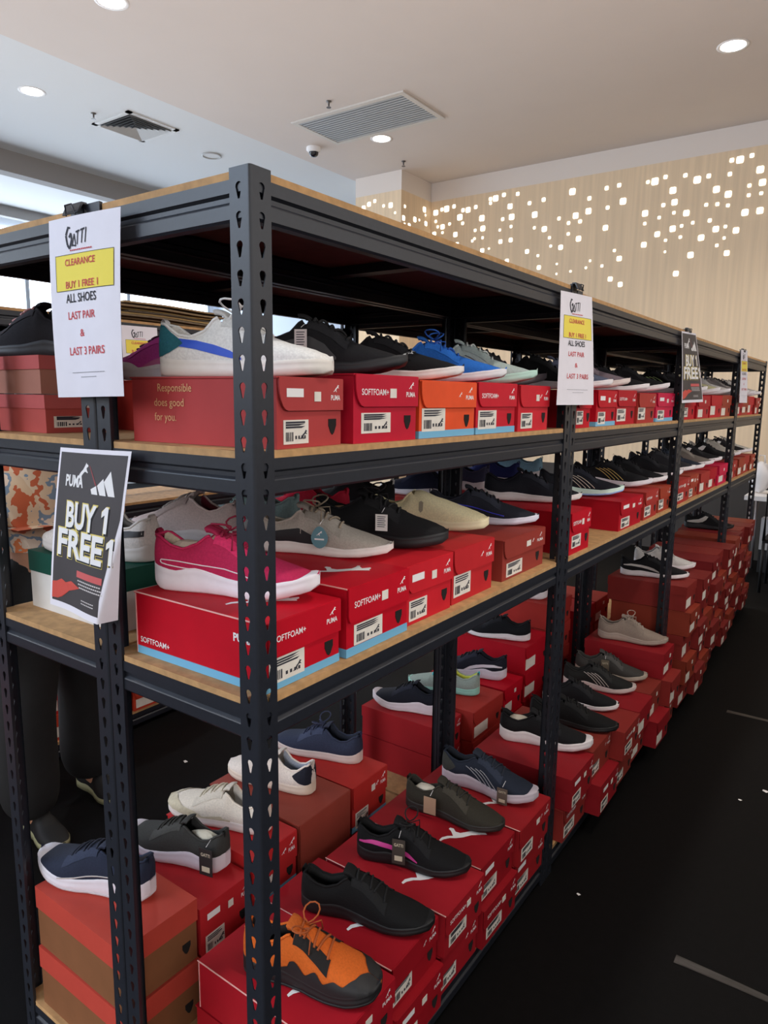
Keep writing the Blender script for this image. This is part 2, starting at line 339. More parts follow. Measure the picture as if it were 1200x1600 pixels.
def rack(label, x0, x1, y0, y1, dz=(0, 0, 0, 0), tops=True, boards=True):
    """x0 back, x1 front"""
    t = thing('shelving_rack', label, 'shelf', ((x0 + x1) / 2, (y0 + y1) / 2, 0), 0, 'black boltless shelving racks'); ox, oy = t.location.x, t.location.y
    X0, X1, Y0, Y1 = x0 - ox, x1 - ox, y0 - oy, y1 - oy; H = ZE + .330 + dz[3]
    for x, sx in ((X0, 1), (X1, -1)):
        for y, sy in ((Y0, 1), (Y1, -1)): post(t, x, y, sx, sy, H)
    e = .0026
    for z, q in zip(BZ, dz):
        z = z + q
        for yy, s in ((Y0 + e, 1), (Y1 - e, -1)): beam(t, (X0 + e, yy), (X1 - e, yy), (0, s), z)
        for xx, s in ((X1 - e, -1), (X0 + e, 1)): beam(t, (xx, Y0 + e), (xx, Y1 - e), (s, 0), z)
        g = G(); ins = .004; g.box(X0 + ins, X1 - ins, Y0 + ins, Y1 - ins, z, z + .0115)
        g.m = [1 if i % 6 == 0 else 0 for i in range(len(g.f))]
        # board is cut away round the posts so that it never pierces them
        g = G(); c = PW + .002; P = [(X0 + c, Y0 + ins), (X1 - c, Y0 + ins), (X1 - c, Y0 + .007), (X1 - .007, Y0 + .007), (X1 - .007, Y0 + c), (X1 - ins, Y0 + c), (X1 - ins, Y1 - c), (X1 - .007, Y1 - c), (X1 - .007, Y1 - .007), (X1 - c, Y1 - .007), (X1 - c, Y1 - ins), (X0 + c, Y1 - ins), (X0 + c, Y1 - .007), (X0 + .007, Y1 - .007), (X0 + .007, Y1 - c), (X0 + ins, Y1 - c), (X0 + ins, Y0 + c), (X0 + .007, Y0 + c), (X0 + .007, Y0 + .007), (X0 + c, Y0 + .007)]
        n = len(P); g.add([(a, b, z) for a, b in P] + [(a, b, z + .0115) for a, b in P], [tuple(range(n, 2 * n))] + [(i, (i + 1) % n, n + (i + 1) % n, n + i) for i in range(n)], 0)
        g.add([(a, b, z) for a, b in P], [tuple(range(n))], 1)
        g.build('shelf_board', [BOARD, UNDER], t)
        for yy in (Y0 + (Y1 - Y0) * .5,):
            g = G(); g.box(X0 + .024, X1 - .024, yy - .02, yy + .02, z - .022, z - .001); g.build('support_bar', STEEL, t)
    return t
YA = [(0, 1.317), (1.319, 2.727), (2.729, 4.155), (4.157, 5.28)]
DZ = [(0, 0, 0, 0), (0, -.004, -.004, -.012), (0, -.004, -.004, -.024), (0, -.004, -.004, -.032)]
W4 = ['nearest the camera, corner post in front', 'second from the near end', 'third from the near end', 'at the far end before the panelled wall']
for (a, b), dz, wd in zip(YA, DZ, W4):
    rack('black steel shelving rack on the right aisle, ' + wd, -.4123, 0, a, b, dz)
    rack('black steel shelving rack behind the aisle racks, ' + ('at the left end of the photo' if a == 0 else wd), -.858, -.4143, a, b, dz)
for (a, b), wd in zip([(-.8, .60), (.602, 2.0), (2.002, 3.4)], ['at the left edge', 'seen between the near racks', 'farther back']):
    rack('black steel shelving rack across the left aisle, ' + wd, -2.45, -2.03, a, b)

# ------------------------------------------------------------------ shoe boxes
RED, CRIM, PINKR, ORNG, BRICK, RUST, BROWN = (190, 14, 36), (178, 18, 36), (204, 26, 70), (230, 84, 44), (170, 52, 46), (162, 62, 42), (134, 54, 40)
DARK = (30, 28, 31)
def rrect(x0, x1, y0, y1, bl=.0, n=5):
    """rectangle whose lower-left corner is cut by a big curve"""
    p = [(x1, y0), (x1, y1), (x0, y1)]
    if bl: p += [(x0 + bl * .55 * (1 - math.cos(R(90 * k / n))) , y0 + bl - bl * math.sin(R(90 * k / n)) ) for k in range(n + 1)]
    else: p += [(x0, y0)]
    return p
def barcode_sticker(fn, x0, x1, y0, y1, seed, d0, detail=True, cat=True):
    g = G(); g.prism([(x0, y0), (x1, y0), (x1, y1), (x0, y1)], lambda u, v, d: fn(u, v, d0 + d), .0008, 0)
    if detail:
        rd = random.Random(seed); wd, ht = x1 - x0, y1 - y0; d1 = d0 + .0012
        x = x0 + wd * .08
        while x < x0 + wd * .36:
            b = rd.choice((.0012, .002, .003)); g.prism([(x, y0 + ht * .12), (x + b, y0 + ht * .12), (x + b, y0 + ht * .5), (x, y0 + ht * .5)], lambda u, v, d: fn(u, v, d1 + d), .0002, 1); x += b + rd.choice((.0014, .0022))
        for k in range(3):
            yy = y1 - ht * (.14 + .1 * k); g.prism([(x0 + wd * .08, yy), (x0 + wd * rd.uniform(.4, .9), yy), (x0 + wd * .85, yy + .003), (x0 + wd * .08, yy + .003)], lambda u, v, d: fn(u, v, d1 + d), .0002, 1)
        for k in range(4):
            xx = x0 + wd * (.45 + .12 * k); g.prism([(xx, y0 + ht * .2), (xx + wd * .06, y0 + ht * .2), (xx + wd * .06, y0 + ht * .34), (xx, y0 + ht * .34)], lambda u, v, d: fn(u, v, d1 + d), .0002, 1)
        if cat: add_cat(g, fn, x0 + wd * .78, y0 + ht * .18, ht * .5, 1, d1)
    return g
BX = {}; RJ = random.Random(3)
def shoe_box(label, xf, y0, y1, z0, h, c=RED, style='flap', strip=False, detail=2, L=.345, yaw=0, group='shoe boxes on the shelves', body=None, st=0, side_text=None, tall_lid=False, logo=True, name='shoe_box'):
    """end face looks along +x at x = xf; body runs back to xf - L"""
    w = round(y1 - y0, 3); key = (w, round(h, 3), c, style, strip, detail, L, body, st, side_text, tall_lid, logo)
    t = thing(name, label, 'box', (xf, y0, z0), yaw + R(RJ.uniform(-.7, .7)), group)
    if key not in BX:
        parts = []; M = mat(c, .55, .06, 14, spec=.16); MB = mat(body, .6, .06, 14, spec=.16) if body else M; i = .0025
        fn = lambda u, v, d: (i * -1 + d, u, v)            # on the body's end face
        ff = lambda u, v, d: (.002 + d, u, v)                       # on the flap
        g = G(); g.box(-L + i, -i, i, w - i, 0, h - .003); parts.append(('body', g.mesh('body', MB), None))
        if style == 'flap':
            g = G(); g.box(-L, 0, 0, w, h - .003, h); lh = h * (.47 if not tall_lid else .5)
            g.prism(rrect(.004, w - .002, h - lh, h - .001, h * .36 if not tall_lid else h * .12), lambda u, v, d: (-.001 + d, u, v), .0035)
            parts.append(('lid', g.mesh('lid', M), None))
        elif style == 'lid':
            g = G(); lh = h * .36; g.box(-L, 0, 0, w, h - .002, h)
            g.box(-.002, 0, 0, w, h - lh, h - .002); g.box(-L, -L + .002, 0, w, h - lh, h - .002); g.box(-L + .002, -.002, 0, .002, h - lh, h - .002); g.box(-L + .002, -.002, w - .002, w, h - lh, h - .002)
            parts.append(('lid', g.mesh('lid', M), None))
        if style != 'plain':
            hx, hz, hr = w * .84, h * .30, min(.013, h * .11)
            pts = [(hx + hr * a, hz + hr * b) for a, b in ((-.9, .9), (-.9, 0), (-.4, -1), (0, -1.3), (.4, -1), (.9, 0), (.9, .9))]
            g = G(); g.prism(pts, fn, .001); parts.append(('finger_hole', g.mesh('finger_hole', CUT), None))
        if strip:
            g = G(); sh = h * .13; g.box(-L + i - .001, -i + .001, i - .001, w - i + .001, .0005, sh); parts.append(('base_stripe', g.mesh('base_stripe', SKY), 'light blue stripe round the box foot'))
        if detail >= 1 and style != 'plain':
            a = [(.06, .50, .10, .46), (.10, .46, .06, .40), (.05, .44, .12, .52), (.12, .56, .14, .44)][st % 4]
            parts.append(('sticker', barcode_sticker(fn, w * a[0], w * a[1], h * a[2], h * a[3], st, 0.0003, detail >= 2).mesh('sticker', [STICK, INK]), 'white barcode sticker'))
            if st % 2: parts.append(('price_sticker', barcode_sticker(ff if style != 'plain' else fn, w * .52, w * .62, h * .66, h * .80, st + 50, 0.0008, False).mesh('price_sticker', [STICK, INK]), None))
        if detail >= 2 and logo and style != 'plain':
            g = G(); f2 = lambda u, v, d: ff(u, v, d + .0008)
            add_cat(g, f2, w * .87, h * .80, h * .14); add_text(g, 'PUMA', f2, w * .86, h * .68, h * .075, w * .15, bold=.02)
            parts.append(('logo_print', g.mesh('logo_print', WHITE), 'white printed cat emblem and lettering')); g = G()
            if st % 3 == 0: add_text(g, 'SOFTFOAM+', f2, w * .30, h * .70, h * .09, w * .40, bold=.01)
            if st % 3 == 1:
                g.prism(rrect(w * .12, w * .36, h * .72, h * .84), f2, .0003)
            if st % 3 == 2: add_cat(g, f2, w * .68, h * .72, h * .12)
            parts.append(('flap_print', g.mesh('flap_print', WHITE), None))
        if side_text == 'soft':
            g = G(); fs = lambda u, v, d: (u, -d, v)
            add_text(g, 'SOFTFOAM+', fs, -L + .055, h * .20, .011, .085, bold=.01, d=-.0018); add_text(g, 'PUMA', fs, -.05, h * .66, .014, .05, bold=.03, d=-.0018)
            parts.append(('side_print', g.mesh('side_print', WHITE), None))
        if side_text == 'slogan':
            g = G(); fs = lambda u, v, d: (u, -d, v)
            for k, (s, wd, cx) in enumerate((('Responsible', .085, -.235), ('does good', .075, -.25), ('for you.', .055, -.26))): add_text(g, s, fs, cx, h * (.78 - .22 * k), .014, wd, d=-.0012)
            parts.append(('side_print', g.mesh('side_print', mat((222, 170, 120), .6)), 'tan slogan printed on the long side'))
        if detail >= 3:
            g = G(); g.box(-L - .0006, .0006, -.0006, .0012, h - .0016, h + .0006); g.box(-L + .001, -L + .003, .0012, .0032, 0.001, h - .003); parts.append(('worn_edge', g.mesh('worn_edge', mat((236, 176, 170), .8)), 'scuffed pale edge'))
            g = G(); add_cat(g, lambda u, v, d: (v, u, d), w * .5, -L * .42, L * .34, d=h + .0006); parts.append(('top_print', g.mesh('top_print', WHITE), 'large white cat emblem on the lid'))
        BX[key] = parts
    lid = None
    for nm, me, lb in BX[key]:
        o = put(nm, me, t)
        if lb: o['label'] = lb
        if nm == 'lid': lid = o
        if nm in ('logo_print', 'flap_print', 'worn_edge', 'top_print', 'price_sticker') and lid: o.parent = lid
    return t
S2, S3, S1 = BZ[2] + .012, BZ[1] + .012, BZ[0] + .012
PL = 'on the upper shelf of the nearest rack'
# upper shelf, nearest rack
shoe_box('dusty red shoe box with tan slogan on its side, under the white blue-striped sneaker', -.012, .062, .245, S2, .117, (174, 64, 64), 'flap', st=1, side_text='slogan', L=.35, yaw=R(4))
shoe_box('crimson shoe box with torn shiny flap, second from the corner post on the upper shelf', -.012, .262, .478, S2, .128, (190, 26, 52), 'flap', st=3)
shoe_box('orange shoe box on the upper shelf, under the plain black sneaker with white sole', -.012, .486, .730, S2, .122, ORNG, 'flap', st=2, strip=True)
shoe_box('red shoe box with blue foot stripe, right of the orange box on the upper shelf', -.012, .736, .955, S2, .124, (200, 30, 48), 'flap', st=0, strip=True)
shoe_box('red shoe box with two white stickers, under the mint sneaker on the upper shelf', -.008, .962, 1.165, S2, .122, (204, 36, 50), 'flap', st=5)
shoe_box('dark brown shoe box pushed back behind the first double post, upper shelf', -.05, 1.178, 1.268, S2, .12, (66, 30, 26), 'plain', detail=0)
# upper shelf, further racks
far2 = [(1.40, 1.535, RED, 0), (1.60, 1.82, RED, 1), (1.825, 2.06, CRIM, 0), (2.065, 2.31, BRICK, 2), (2.35, 2.66, PINKR, 1), (2.80, 3.10, RED, 0), (3.11, 3.42, CRIM, 1), (3.45, 3.76, RED, 2), (3.77, 4.09, RUST, 1), (4.24, 4.45, CRIM, 0), (4.46, 4.72, RUST, 3), (4.73, 4.98, RED, 2), (4.99, 5.20, BRICK, 1)]
ORD = ['first', 'second', 'third', 'fourth', 'fifth', 'sixth', 'seventh', 'eighth', 'ninth', 'tenth', 'eleventh', 'twelfth', 'thirteenth', 'fourteenth']
NAMEC = {RED: 'bright red', CRIM: 'crimson', PINKR: 'pinkish red', ORNG: 'orange', BRICK: 'dusty brick-red', RUST: 'rusty red', BROWN: 'brown', DARK: 'charcoal'}
for k, (a, b, c, s) in enumerate(far2):
    shoe_box('%s shoe box on the upper shelf, %s past the first double post' % (NAMEC[c], ORD[k]), -.014 - .004 * (k % 3), a, b - .006, S2 - .004, .118 + .004 * (k % 3), c, 'flap', st=s, detail=2 if k < 6 else 1, strip=(k in (1, 4)))
# middle shelf, nearest rack
shoe_box('large bright red shoe box with blue foot stripe, under the pink sneaker at corner post', -.016, .030, .232, S3, .123, RED, 'flap', st=0, strip=True, side_text='soft', detail=3, tall_lid=True)
shoe_box('bright red shoe box with blue foot stripe, under the grey sneaker with round tag', -.012, .244, .458, S3, .138, RED, 'flap', st=3, strip=True, detail=3, tall_lid=True)
shoe_box('red shoe box with a white-framed sticker, under the black sneaker with paper tag', -.026, .464, .664, S3, .136, (202, 34, 46), 'flap', st=1)
shoe_box('faded red shoe box with curled flap, under the cream cut-out shoe', -.028, .672, .890, S3, .136, (192, 40, 46), 'flap', st=2)
shoe_box('dark brick-red shoe box, under the navy sneaker with blue piping', -.030, .950, 1.235, S3, .115, (150, 58, 50), 'flap', st=5)
far3 = [(1.40, 1.59, RED, 3), (1.93, 2.225, CRIM, 1), (2.25, 2.47, BRICK, 0), (2.50, 2.70, RUST, 2), (2.80, 3.07, BRICK, 3), (3.08, 3.30, RUST, 1), (3.31, 3.56, BRICK, 2), (3.57, 3.80, CRIM, 0), (3.81, 4.09, PINKR, 3), (4.23, 4.48, BRICK, 1), (4.49, 4.74, RUST, 0), (4.75, 4.98, BRICK, 2), (4.99, 5.21, RUST, 1)]
for k, (a, b, c, s) in enumerate(far3):
    shoe_box('%s shoe box on the middle shelf, %s past the first double post' % (NAMEC[c], ORD[k]), -.012 - .005 * (k % 2), a, b - .006, S3 - .004, (.138 if k == 0 else .112) + .004 * (k % 3), c, 'flap', st=s, detail=2 if k < 6 else 1)
# floor shelf, nearest rack: two tiers, five columns
cols = [(.148, .378), (.386, .594), (.602, .806), (.812, 1.026), (1.034, 1.262)]
CW = ['orange hiking shoe', 'plain black shoe', 'black shoe with pink flash', 'dark olive shoe', 'navy running shoe']
for k, (a, b) in enumerate(cols):
    for tier in (0, 1):
        xo = .012 + .014 * ((k + tier) % 2) - .006
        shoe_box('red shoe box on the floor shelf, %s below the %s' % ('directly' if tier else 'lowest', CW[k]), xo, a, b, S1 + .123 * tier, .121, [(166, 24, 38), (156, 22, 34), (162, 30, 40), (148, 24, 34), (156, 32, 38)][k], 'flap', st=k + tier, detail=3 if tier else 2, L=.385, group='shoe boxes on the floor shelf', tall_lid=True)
# floor shelf, second rack: two tiers
cols = [(1.402, 1.625), (1.632, 1.85), (1.856, 2.07), (2.076, 2.282), (2.288, 2.480), (2.486, 2.674)]
for k, (a, b) in enumerate(cols):
    for tier in range(2 if k < 5 else 3):
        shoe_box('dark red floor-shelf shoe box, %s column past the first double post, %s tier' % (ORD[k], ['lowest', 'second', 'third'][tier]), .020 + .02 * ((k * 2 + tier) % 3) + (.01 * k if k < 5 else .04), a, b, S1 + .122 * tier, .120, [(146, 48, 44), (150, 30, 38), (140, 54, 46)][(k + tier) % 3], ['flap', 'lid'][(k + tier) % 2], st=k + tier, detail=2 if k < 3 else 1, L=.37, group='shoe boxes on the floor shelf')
# floor shelf, far racks: tall wall of stacked boxes
cols = [2.782 + .220 * k for k in range(6)] + [4.212 + .204 * k for k in range(5)]
for k, a in enumerate(cols):
    tiers = [5, 5, 4, 5, 5, 5, 5, 5, 5, 5, 5][k]
    for tier in range(tiers):
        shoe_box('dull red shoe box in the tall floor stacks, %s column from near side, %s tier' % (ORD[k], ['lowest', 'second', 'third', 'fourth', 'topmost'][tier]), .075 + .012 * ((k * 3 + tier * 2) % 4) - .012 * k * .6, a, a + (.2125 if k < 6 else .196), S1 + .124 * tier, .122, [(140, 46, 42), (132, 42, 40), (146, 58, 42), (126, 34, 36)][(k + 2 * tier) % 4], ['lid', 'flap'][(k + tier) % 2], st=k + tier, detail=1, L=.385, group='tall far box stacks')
# back rack, floor shelf
BF = -.446
for tier in (0, 1):
    shoe_box('brick red shoe box with brown base at left floor end, %s' % ('under the navy runner' if tier else 'the lower one'), BF - .004 * tier, .013, .222, S1 + .160 * tier, .158, (186, 70, 58), 'lid', st=2, detail=0, L=.35, body=(128, 84, 56), group='boxes on the back floor shelf', logo=False)
    shoe_box('red back floor shoe box, %s grey sneaker with swing tag' % ('directly under the' if tier else 'lower one below the'), BF, .228, .395, S1 + .142 * tier, .140, (186, 40, 46), 'lid', st=1, detail=2, L=.35, group='boxes on the back floor shelf')
    shoe_box('red shoe box with blue foot band, %s the white lace-up sneaker' % ('right under' if tier else 'lowest under'), BF, .402, .572, S1 + .158 * tier, .156, (190, 44, 46), 'flap', st=2, detail=2, L=.35, strip=True, group='boxes on the back floor shelf', tall_lid=True)
    shoe_box('red shoe box with blue foot band, %s the navy lace-up sneaker' % ('right under' if tier else 'lowest under'), BF, .826, 1.012, S1 + .158 * tier, .156, (186, 48, 44), 'flap', st=5, detail=2, L=.35, strip=True, group='boxes on the back floor shelf', tall_lid=True)
    shoe_box('deep red shoe box behind the rear double post, %s' % ('top of two' if tier else 'bottom of two'), BF - .06, 1.44, 1.62, S1 + .124 * tier, .122, (164, 34, 40), 'lid', st=1, detail=2, L=.37, group='boxes on the back floor shelf')
shoe_box('big plain brown-red carton on the back floor shelf under the white and navy sneaker', BF, .582, .815, S1, .318, (150, 66, 54), 'flap', st=0, detail=0, L=.37, group='boxes on the back floor shelf', tall_lid=True, logo=False)
for k, (a, b, c, n) in enumerate([(1.63, 1.90, BRICK, 2), (1.91, 2.11, RED, 2), (2.12, 2.40, CRIM, 3), (2.41, 2.68, BRICK, 4), (2.80, 3.05, CRIM, 3), (3.06, 3.3, BRICK, 3)]):
    for tier in range(n):
        shoe_box('%s back floor shoe box, %s column past rear double post, %s tier' % (NAMEC[c], ORD[k], ORD[tier]), BF - .01, a, b - .008, S1 + .130 * tier, .128, c, 'flap', st=k, detail=1, L=.37, group='boxes on the back floor shelf')
# back rack, middle shelf
shoe_box('green and white shoe box behind the hanging black poster on the middle shelf', -.478, .07, .262, S3, .135, (22, 74, 60), 'lid', detail=0, st=0, L=.345, body=(222, 218, 212), group='boxes on the back middle shelf', logo=False)
for k, (a, b, c) in enumerate([(.30, .52, (150, 190, 200)), (.53, .74, RED), (.75, .96, RED), (.97, 1.24, CRIM), (1.42, 1.66, BRICK), (1.67, 1.90, RED), (1.95, 2.2, CRIM), (2.21, 2.44, BRICK)]):
    shoe_box('%s shoe box at the back of the middle shelf, %s from the left' % ('pale blue' if k == 0 else NAMEC[c], ORD[k + 1]), -.48, a, b - .008, S3, .125, c, 'flap', st=k, detail=2 if k < 5 else 1, group='boxes on the back middle shelf')
# back rack, upper shelf
for tier in (0, 1):
    shoe_box('worn brick red box on the left upper shelf, %s' % ('on top, under the black laced runner' if tier else 'the lower one with white label flap'), -.690 - .012 * tier, .058, .225, S2 + .084 * tier, .082, (182, 88, 86), 'lid', st=3, detail=2 if tier == 0 else 0, L=.30, body=(166, 112, 96) if tier else (174, 78, 72), group='boxes on the back upper shelf', logo=False)
for k, (a, b, c) in enumerate([(.27, .48, BRICK), (.49, .72, RED), (.73, .95, BRICK), (.96, 1.22, CRIM), (1.42, 1.66, RED), (1.67, 1.9, BRICK)]):
    shoe_box('%s shoe box at the back of the upper shelf, %s from the left' % (NAMEC[c], ORD[k + 1]), -.50, a, b - .008, S2, .118, c, 'flap', st=k, detail=1, group='boxes on the back upper shelf')
# rack across the aisle
for k in range(12):
    a = -.70 + .232 * k
    if .58 - .232 < a < .62 or a > 1.75: continue
    for tier in range(3):
        shoe_box('charcoal shoe box on the rack across the left aisle, %s column, %s tier' % (ORD[k], ORD[tier]), -2.05, a, a + .226, S2 + .109 * tier, .107, DARK, 'lid', detail=0, st=k, L=.35, group='boxes across the left aisle', logo=False)
for k in range(12):
    a = -.70 + .232 * k
    if .58 - .232 < a < .62 or 1.8 < a: continue
    for tier in range(2):
        shoe_box('orange-red shoe box on the floor shelf across the left aisle, %s column, %s tier' % (ORD[k], ORD[tier]), -2.05 + .01 * (k % 3), a, a + .226, S1 + .122 * tier, .120, [(196, 66, 44), (190, 46, 44)][(k + tier) % 2], 'flap', detail=1, st=k, L=.35, group='boxes across the left aisle')

# ------------------------------------------------------------------ sneakers
def interp(tab, t):
    for (a, u), (b, v) in zip(tab, tab[1:]):
        if t <= b:
            k = (t - a) / (b - a) if b > a else 0; k = k * k * (3 - 2 * k) * .5 + k * .5; return u + (v - u) * k
    return tab[-1][1]
HWID = [(0, .20), (.012, .36), (.04, .52), (.09, .62), (.2, .65), (.33, .62), (.45, .70), (.58, .90), (.68, 1.0), (.77, .985), (.86, .86), (.93, .64), (.97, .46), (.988, .27), (1, .05)]
HBLUNT = [(0, .24), (.012, .42), (.04, .58), (.09, .68), (.2, .72), (.33, .71), (.45, .78), (.58, .92), (.68, 1.0), (.78, 1.0), (.87, .90), (.94, .70), (.975, .5), (.99, .32), (1, .06)]
STYLE = {
    'runner': dict(wave=0.003, h1=.036, h2=.024, spring=.018, hc=.098, ha=.074, ht=.112, fore=.058, toe=.046, wid=HWID, W=.104, heel_lift=.010),
    'slim':   dict(wave=0.0015, h1=.030, h2=.022, spring=.014, hc=.092, ha=.068, ht=.104, fore=.056, toe=.044, wid=HWID, W=.102, heel_lift=.006),
    'foam':   dict(wave=.004, h1=.046, h2=.033, spring=.022, hc=.106, ha=.082, ht=.116, fore=.066, toe=.054, wid=HWID, W=.106, heel_lift=.014),
    'court':  dict(wave=0, h1=.030, h2=.027, spring=.006, hc=.094, ha=.070, ht=.108, fore=.060, toe=.050, wid=HBLUNT, W=.106, heel_lift=.002),
    'trail':  dict(wave=0.003, h1=.040, h2=.030, spring=.016, hc=.108, ha=.086, ht=.122, fore=.072, toe=.060, wid=HBLUNT, W=.116, heel_lift=.008),
    'clog':   dict(wave=0, h1=.034, h2=.026, spring=.010, hc=.082, ha=.062, ht=.104, fore=.066, toe=.052, wid=HBLUNT, W=.110, heel_lift=.004)}
TS = [0, .006, .016, .03, .055, .09, .13, .17, .20, .23, .26, .29, .32, .345, .368, .39, .42, .46, .5, .55, .6, .65, .7, .75, .8, .85, .89, .925, .95, .972, .988, .996, 1.0]
NS, NI = 7, 4
class Foot:
    def __init__(s, style, L):
        s.p = STYLE[style]; s.L = L; s.style = style
        p = s.p
        s.bot = lambda t: interp([(0, p['heel_lift']), (.07, .001), (.14, 0), (.62, 0), (.8, p['spring'] * .3), (.92, p['spring'] * .8), (.97, p['spring'] * 1.05), (1, p['spring'] * 1.25 + .005)], t)
        s.top = lambda t: interp([(0, p['h1'] + .010), (.06, p['h1'] + .003), (.16, p['h1'] - p['wave']), (.28, p['h1'] + p['wave']), (.5, p['h1'] * .45 + p['h2'] * .55 - p['wave'] * .6), (.7, p['h2']), (.88, p['h2'] + p['spring'] * .5), (.96, p['h2'] * .96 + p['spring'] * .9), (1, p['h2'] * .82 + p['spring'] * 1.15)], t)
        s.hei = lambda t: interp([(0, p['hc'] * .72), (.006, p['hc'] * .92), (.016, p['hc']), (.05, p['hc'] * .985), (.13, p['ha'] * 1.06), (.2, p['ha']), (.28, p['ha'] * 1.12), (.36, p['ht'] * .95), (.41, p['ht']), (.46, p['ht'] * .965), (.55, p['ht'] * .84), (.65, p['fore'] * 1.18), (.75, p['fore']), (.86, p['toe'] + .002), (.94, p['toe'] * .86), (.98, p['toe'] * .72), (1, p['h2'] + p['spring'] + .004)], t)
        s.wid = lambda t: interp(p['wid'], t) * p['W'] / 2
        s.cy = lambda t: .006 * math.sin(t * math.pi * 1.1)
    def opened(s, t): return .02 < t < .375
    def pt(s, t, side, q, off=0.0):
        """side wall point; q 0 at the sole, 1 at the collar line (up to NS-1+NI over NS-1 = crown of the vamp)"""
        b = s.wid(t) * .965; z0 = s.top(t) - .003; z1 = s.hei(t)
        if s.opened(t):
            q = min(q, 1.0); c = b * .56 + .004
            y = b - (b - c) * q ** 1.5 + .004 * math.sin(q * math.pi); z = z0 + (z1 - z0) * q
            n = Vector((0, side, .25)).normalized()
        else:
            f = min(q * (NS - 1) / (NS - 1 + NI), 1.0); a = f * math.pi / 2
            y = b * math.cos(a) ** .86; z = z0 + (z1 - z0) * math.sin(a) ** .72
            n = Vector((.12 if t > .5 else 0, side * math.cos(a), math.sin(a) + .02)).normalized()
        return Vector((t * s.L, s.cy(t) + side * y, z)) + n * off
    def pz(s, t, side, z, off=0.0):
        z0 = s.top(t) - .003; z1 = s.hei(t); k = max(0.0, min(1.0, (z - z0) / (z1 - z0)))
        if s.opened(t): q = k
        else: q = math.asin(k ** (1 / .72)) / (math.pi / 2) * (NS - 1 + NI) / (NS - 1)
        return s.pt(t, side, q, off)
    def ring(s, t):
        qs = [k / (NS - 1) for k in range(NS)]; out = []
        L = [s.pt(t, 1, q) for q in qs]; Rr = [s.pt(t, -1, q) for q in qs]
        if s.opened(t):
            z1 = s.hei(t); c = s.wid(t) * .965 * .56 + .004; fl = s.top(t) + .006
            inn = [(c - .007, z1 - .002), (c - .010, z1 - .016), (c * .9, (z1 + fl) / 2), (c * .8, fl)]
            A = [Vector((t * s.L, s.cy(t) + y, z)) for y, z in inn]; B = [Vector((t * s.L, s.cy(t) - y, z)) for y, z in inn]
            mid = Vector((t * s.L, s.cy(t), fl - .001))
        else:
            ex = [1 + k / (NS - 1) for k in range(1, NI + 1)]
            A = [s.pt(t, 1, q) for q in ex[:-1]] + [s.pt(t, 1, ex[-1] - .02)]; B = [s.pt(t, -1, q) for q in ex[:-1]] + [s.pt(t, -1, ex[-1] - .02)]
            mid = s.pt(t, 1, 9); mid.y = s.cy(t)
        return L + A + [mid] + B[::-1] + Rr[::-1]
FC = {}
def foot(style, L):
    k = (style, round(L, 3))
    if k not in FC: FC[k] = Foot(style, L)
    return FC[k]
def fabric(c, rough=.85): return mat(c, rough, .10, 240, .35, spec=.25)
SHM = {}
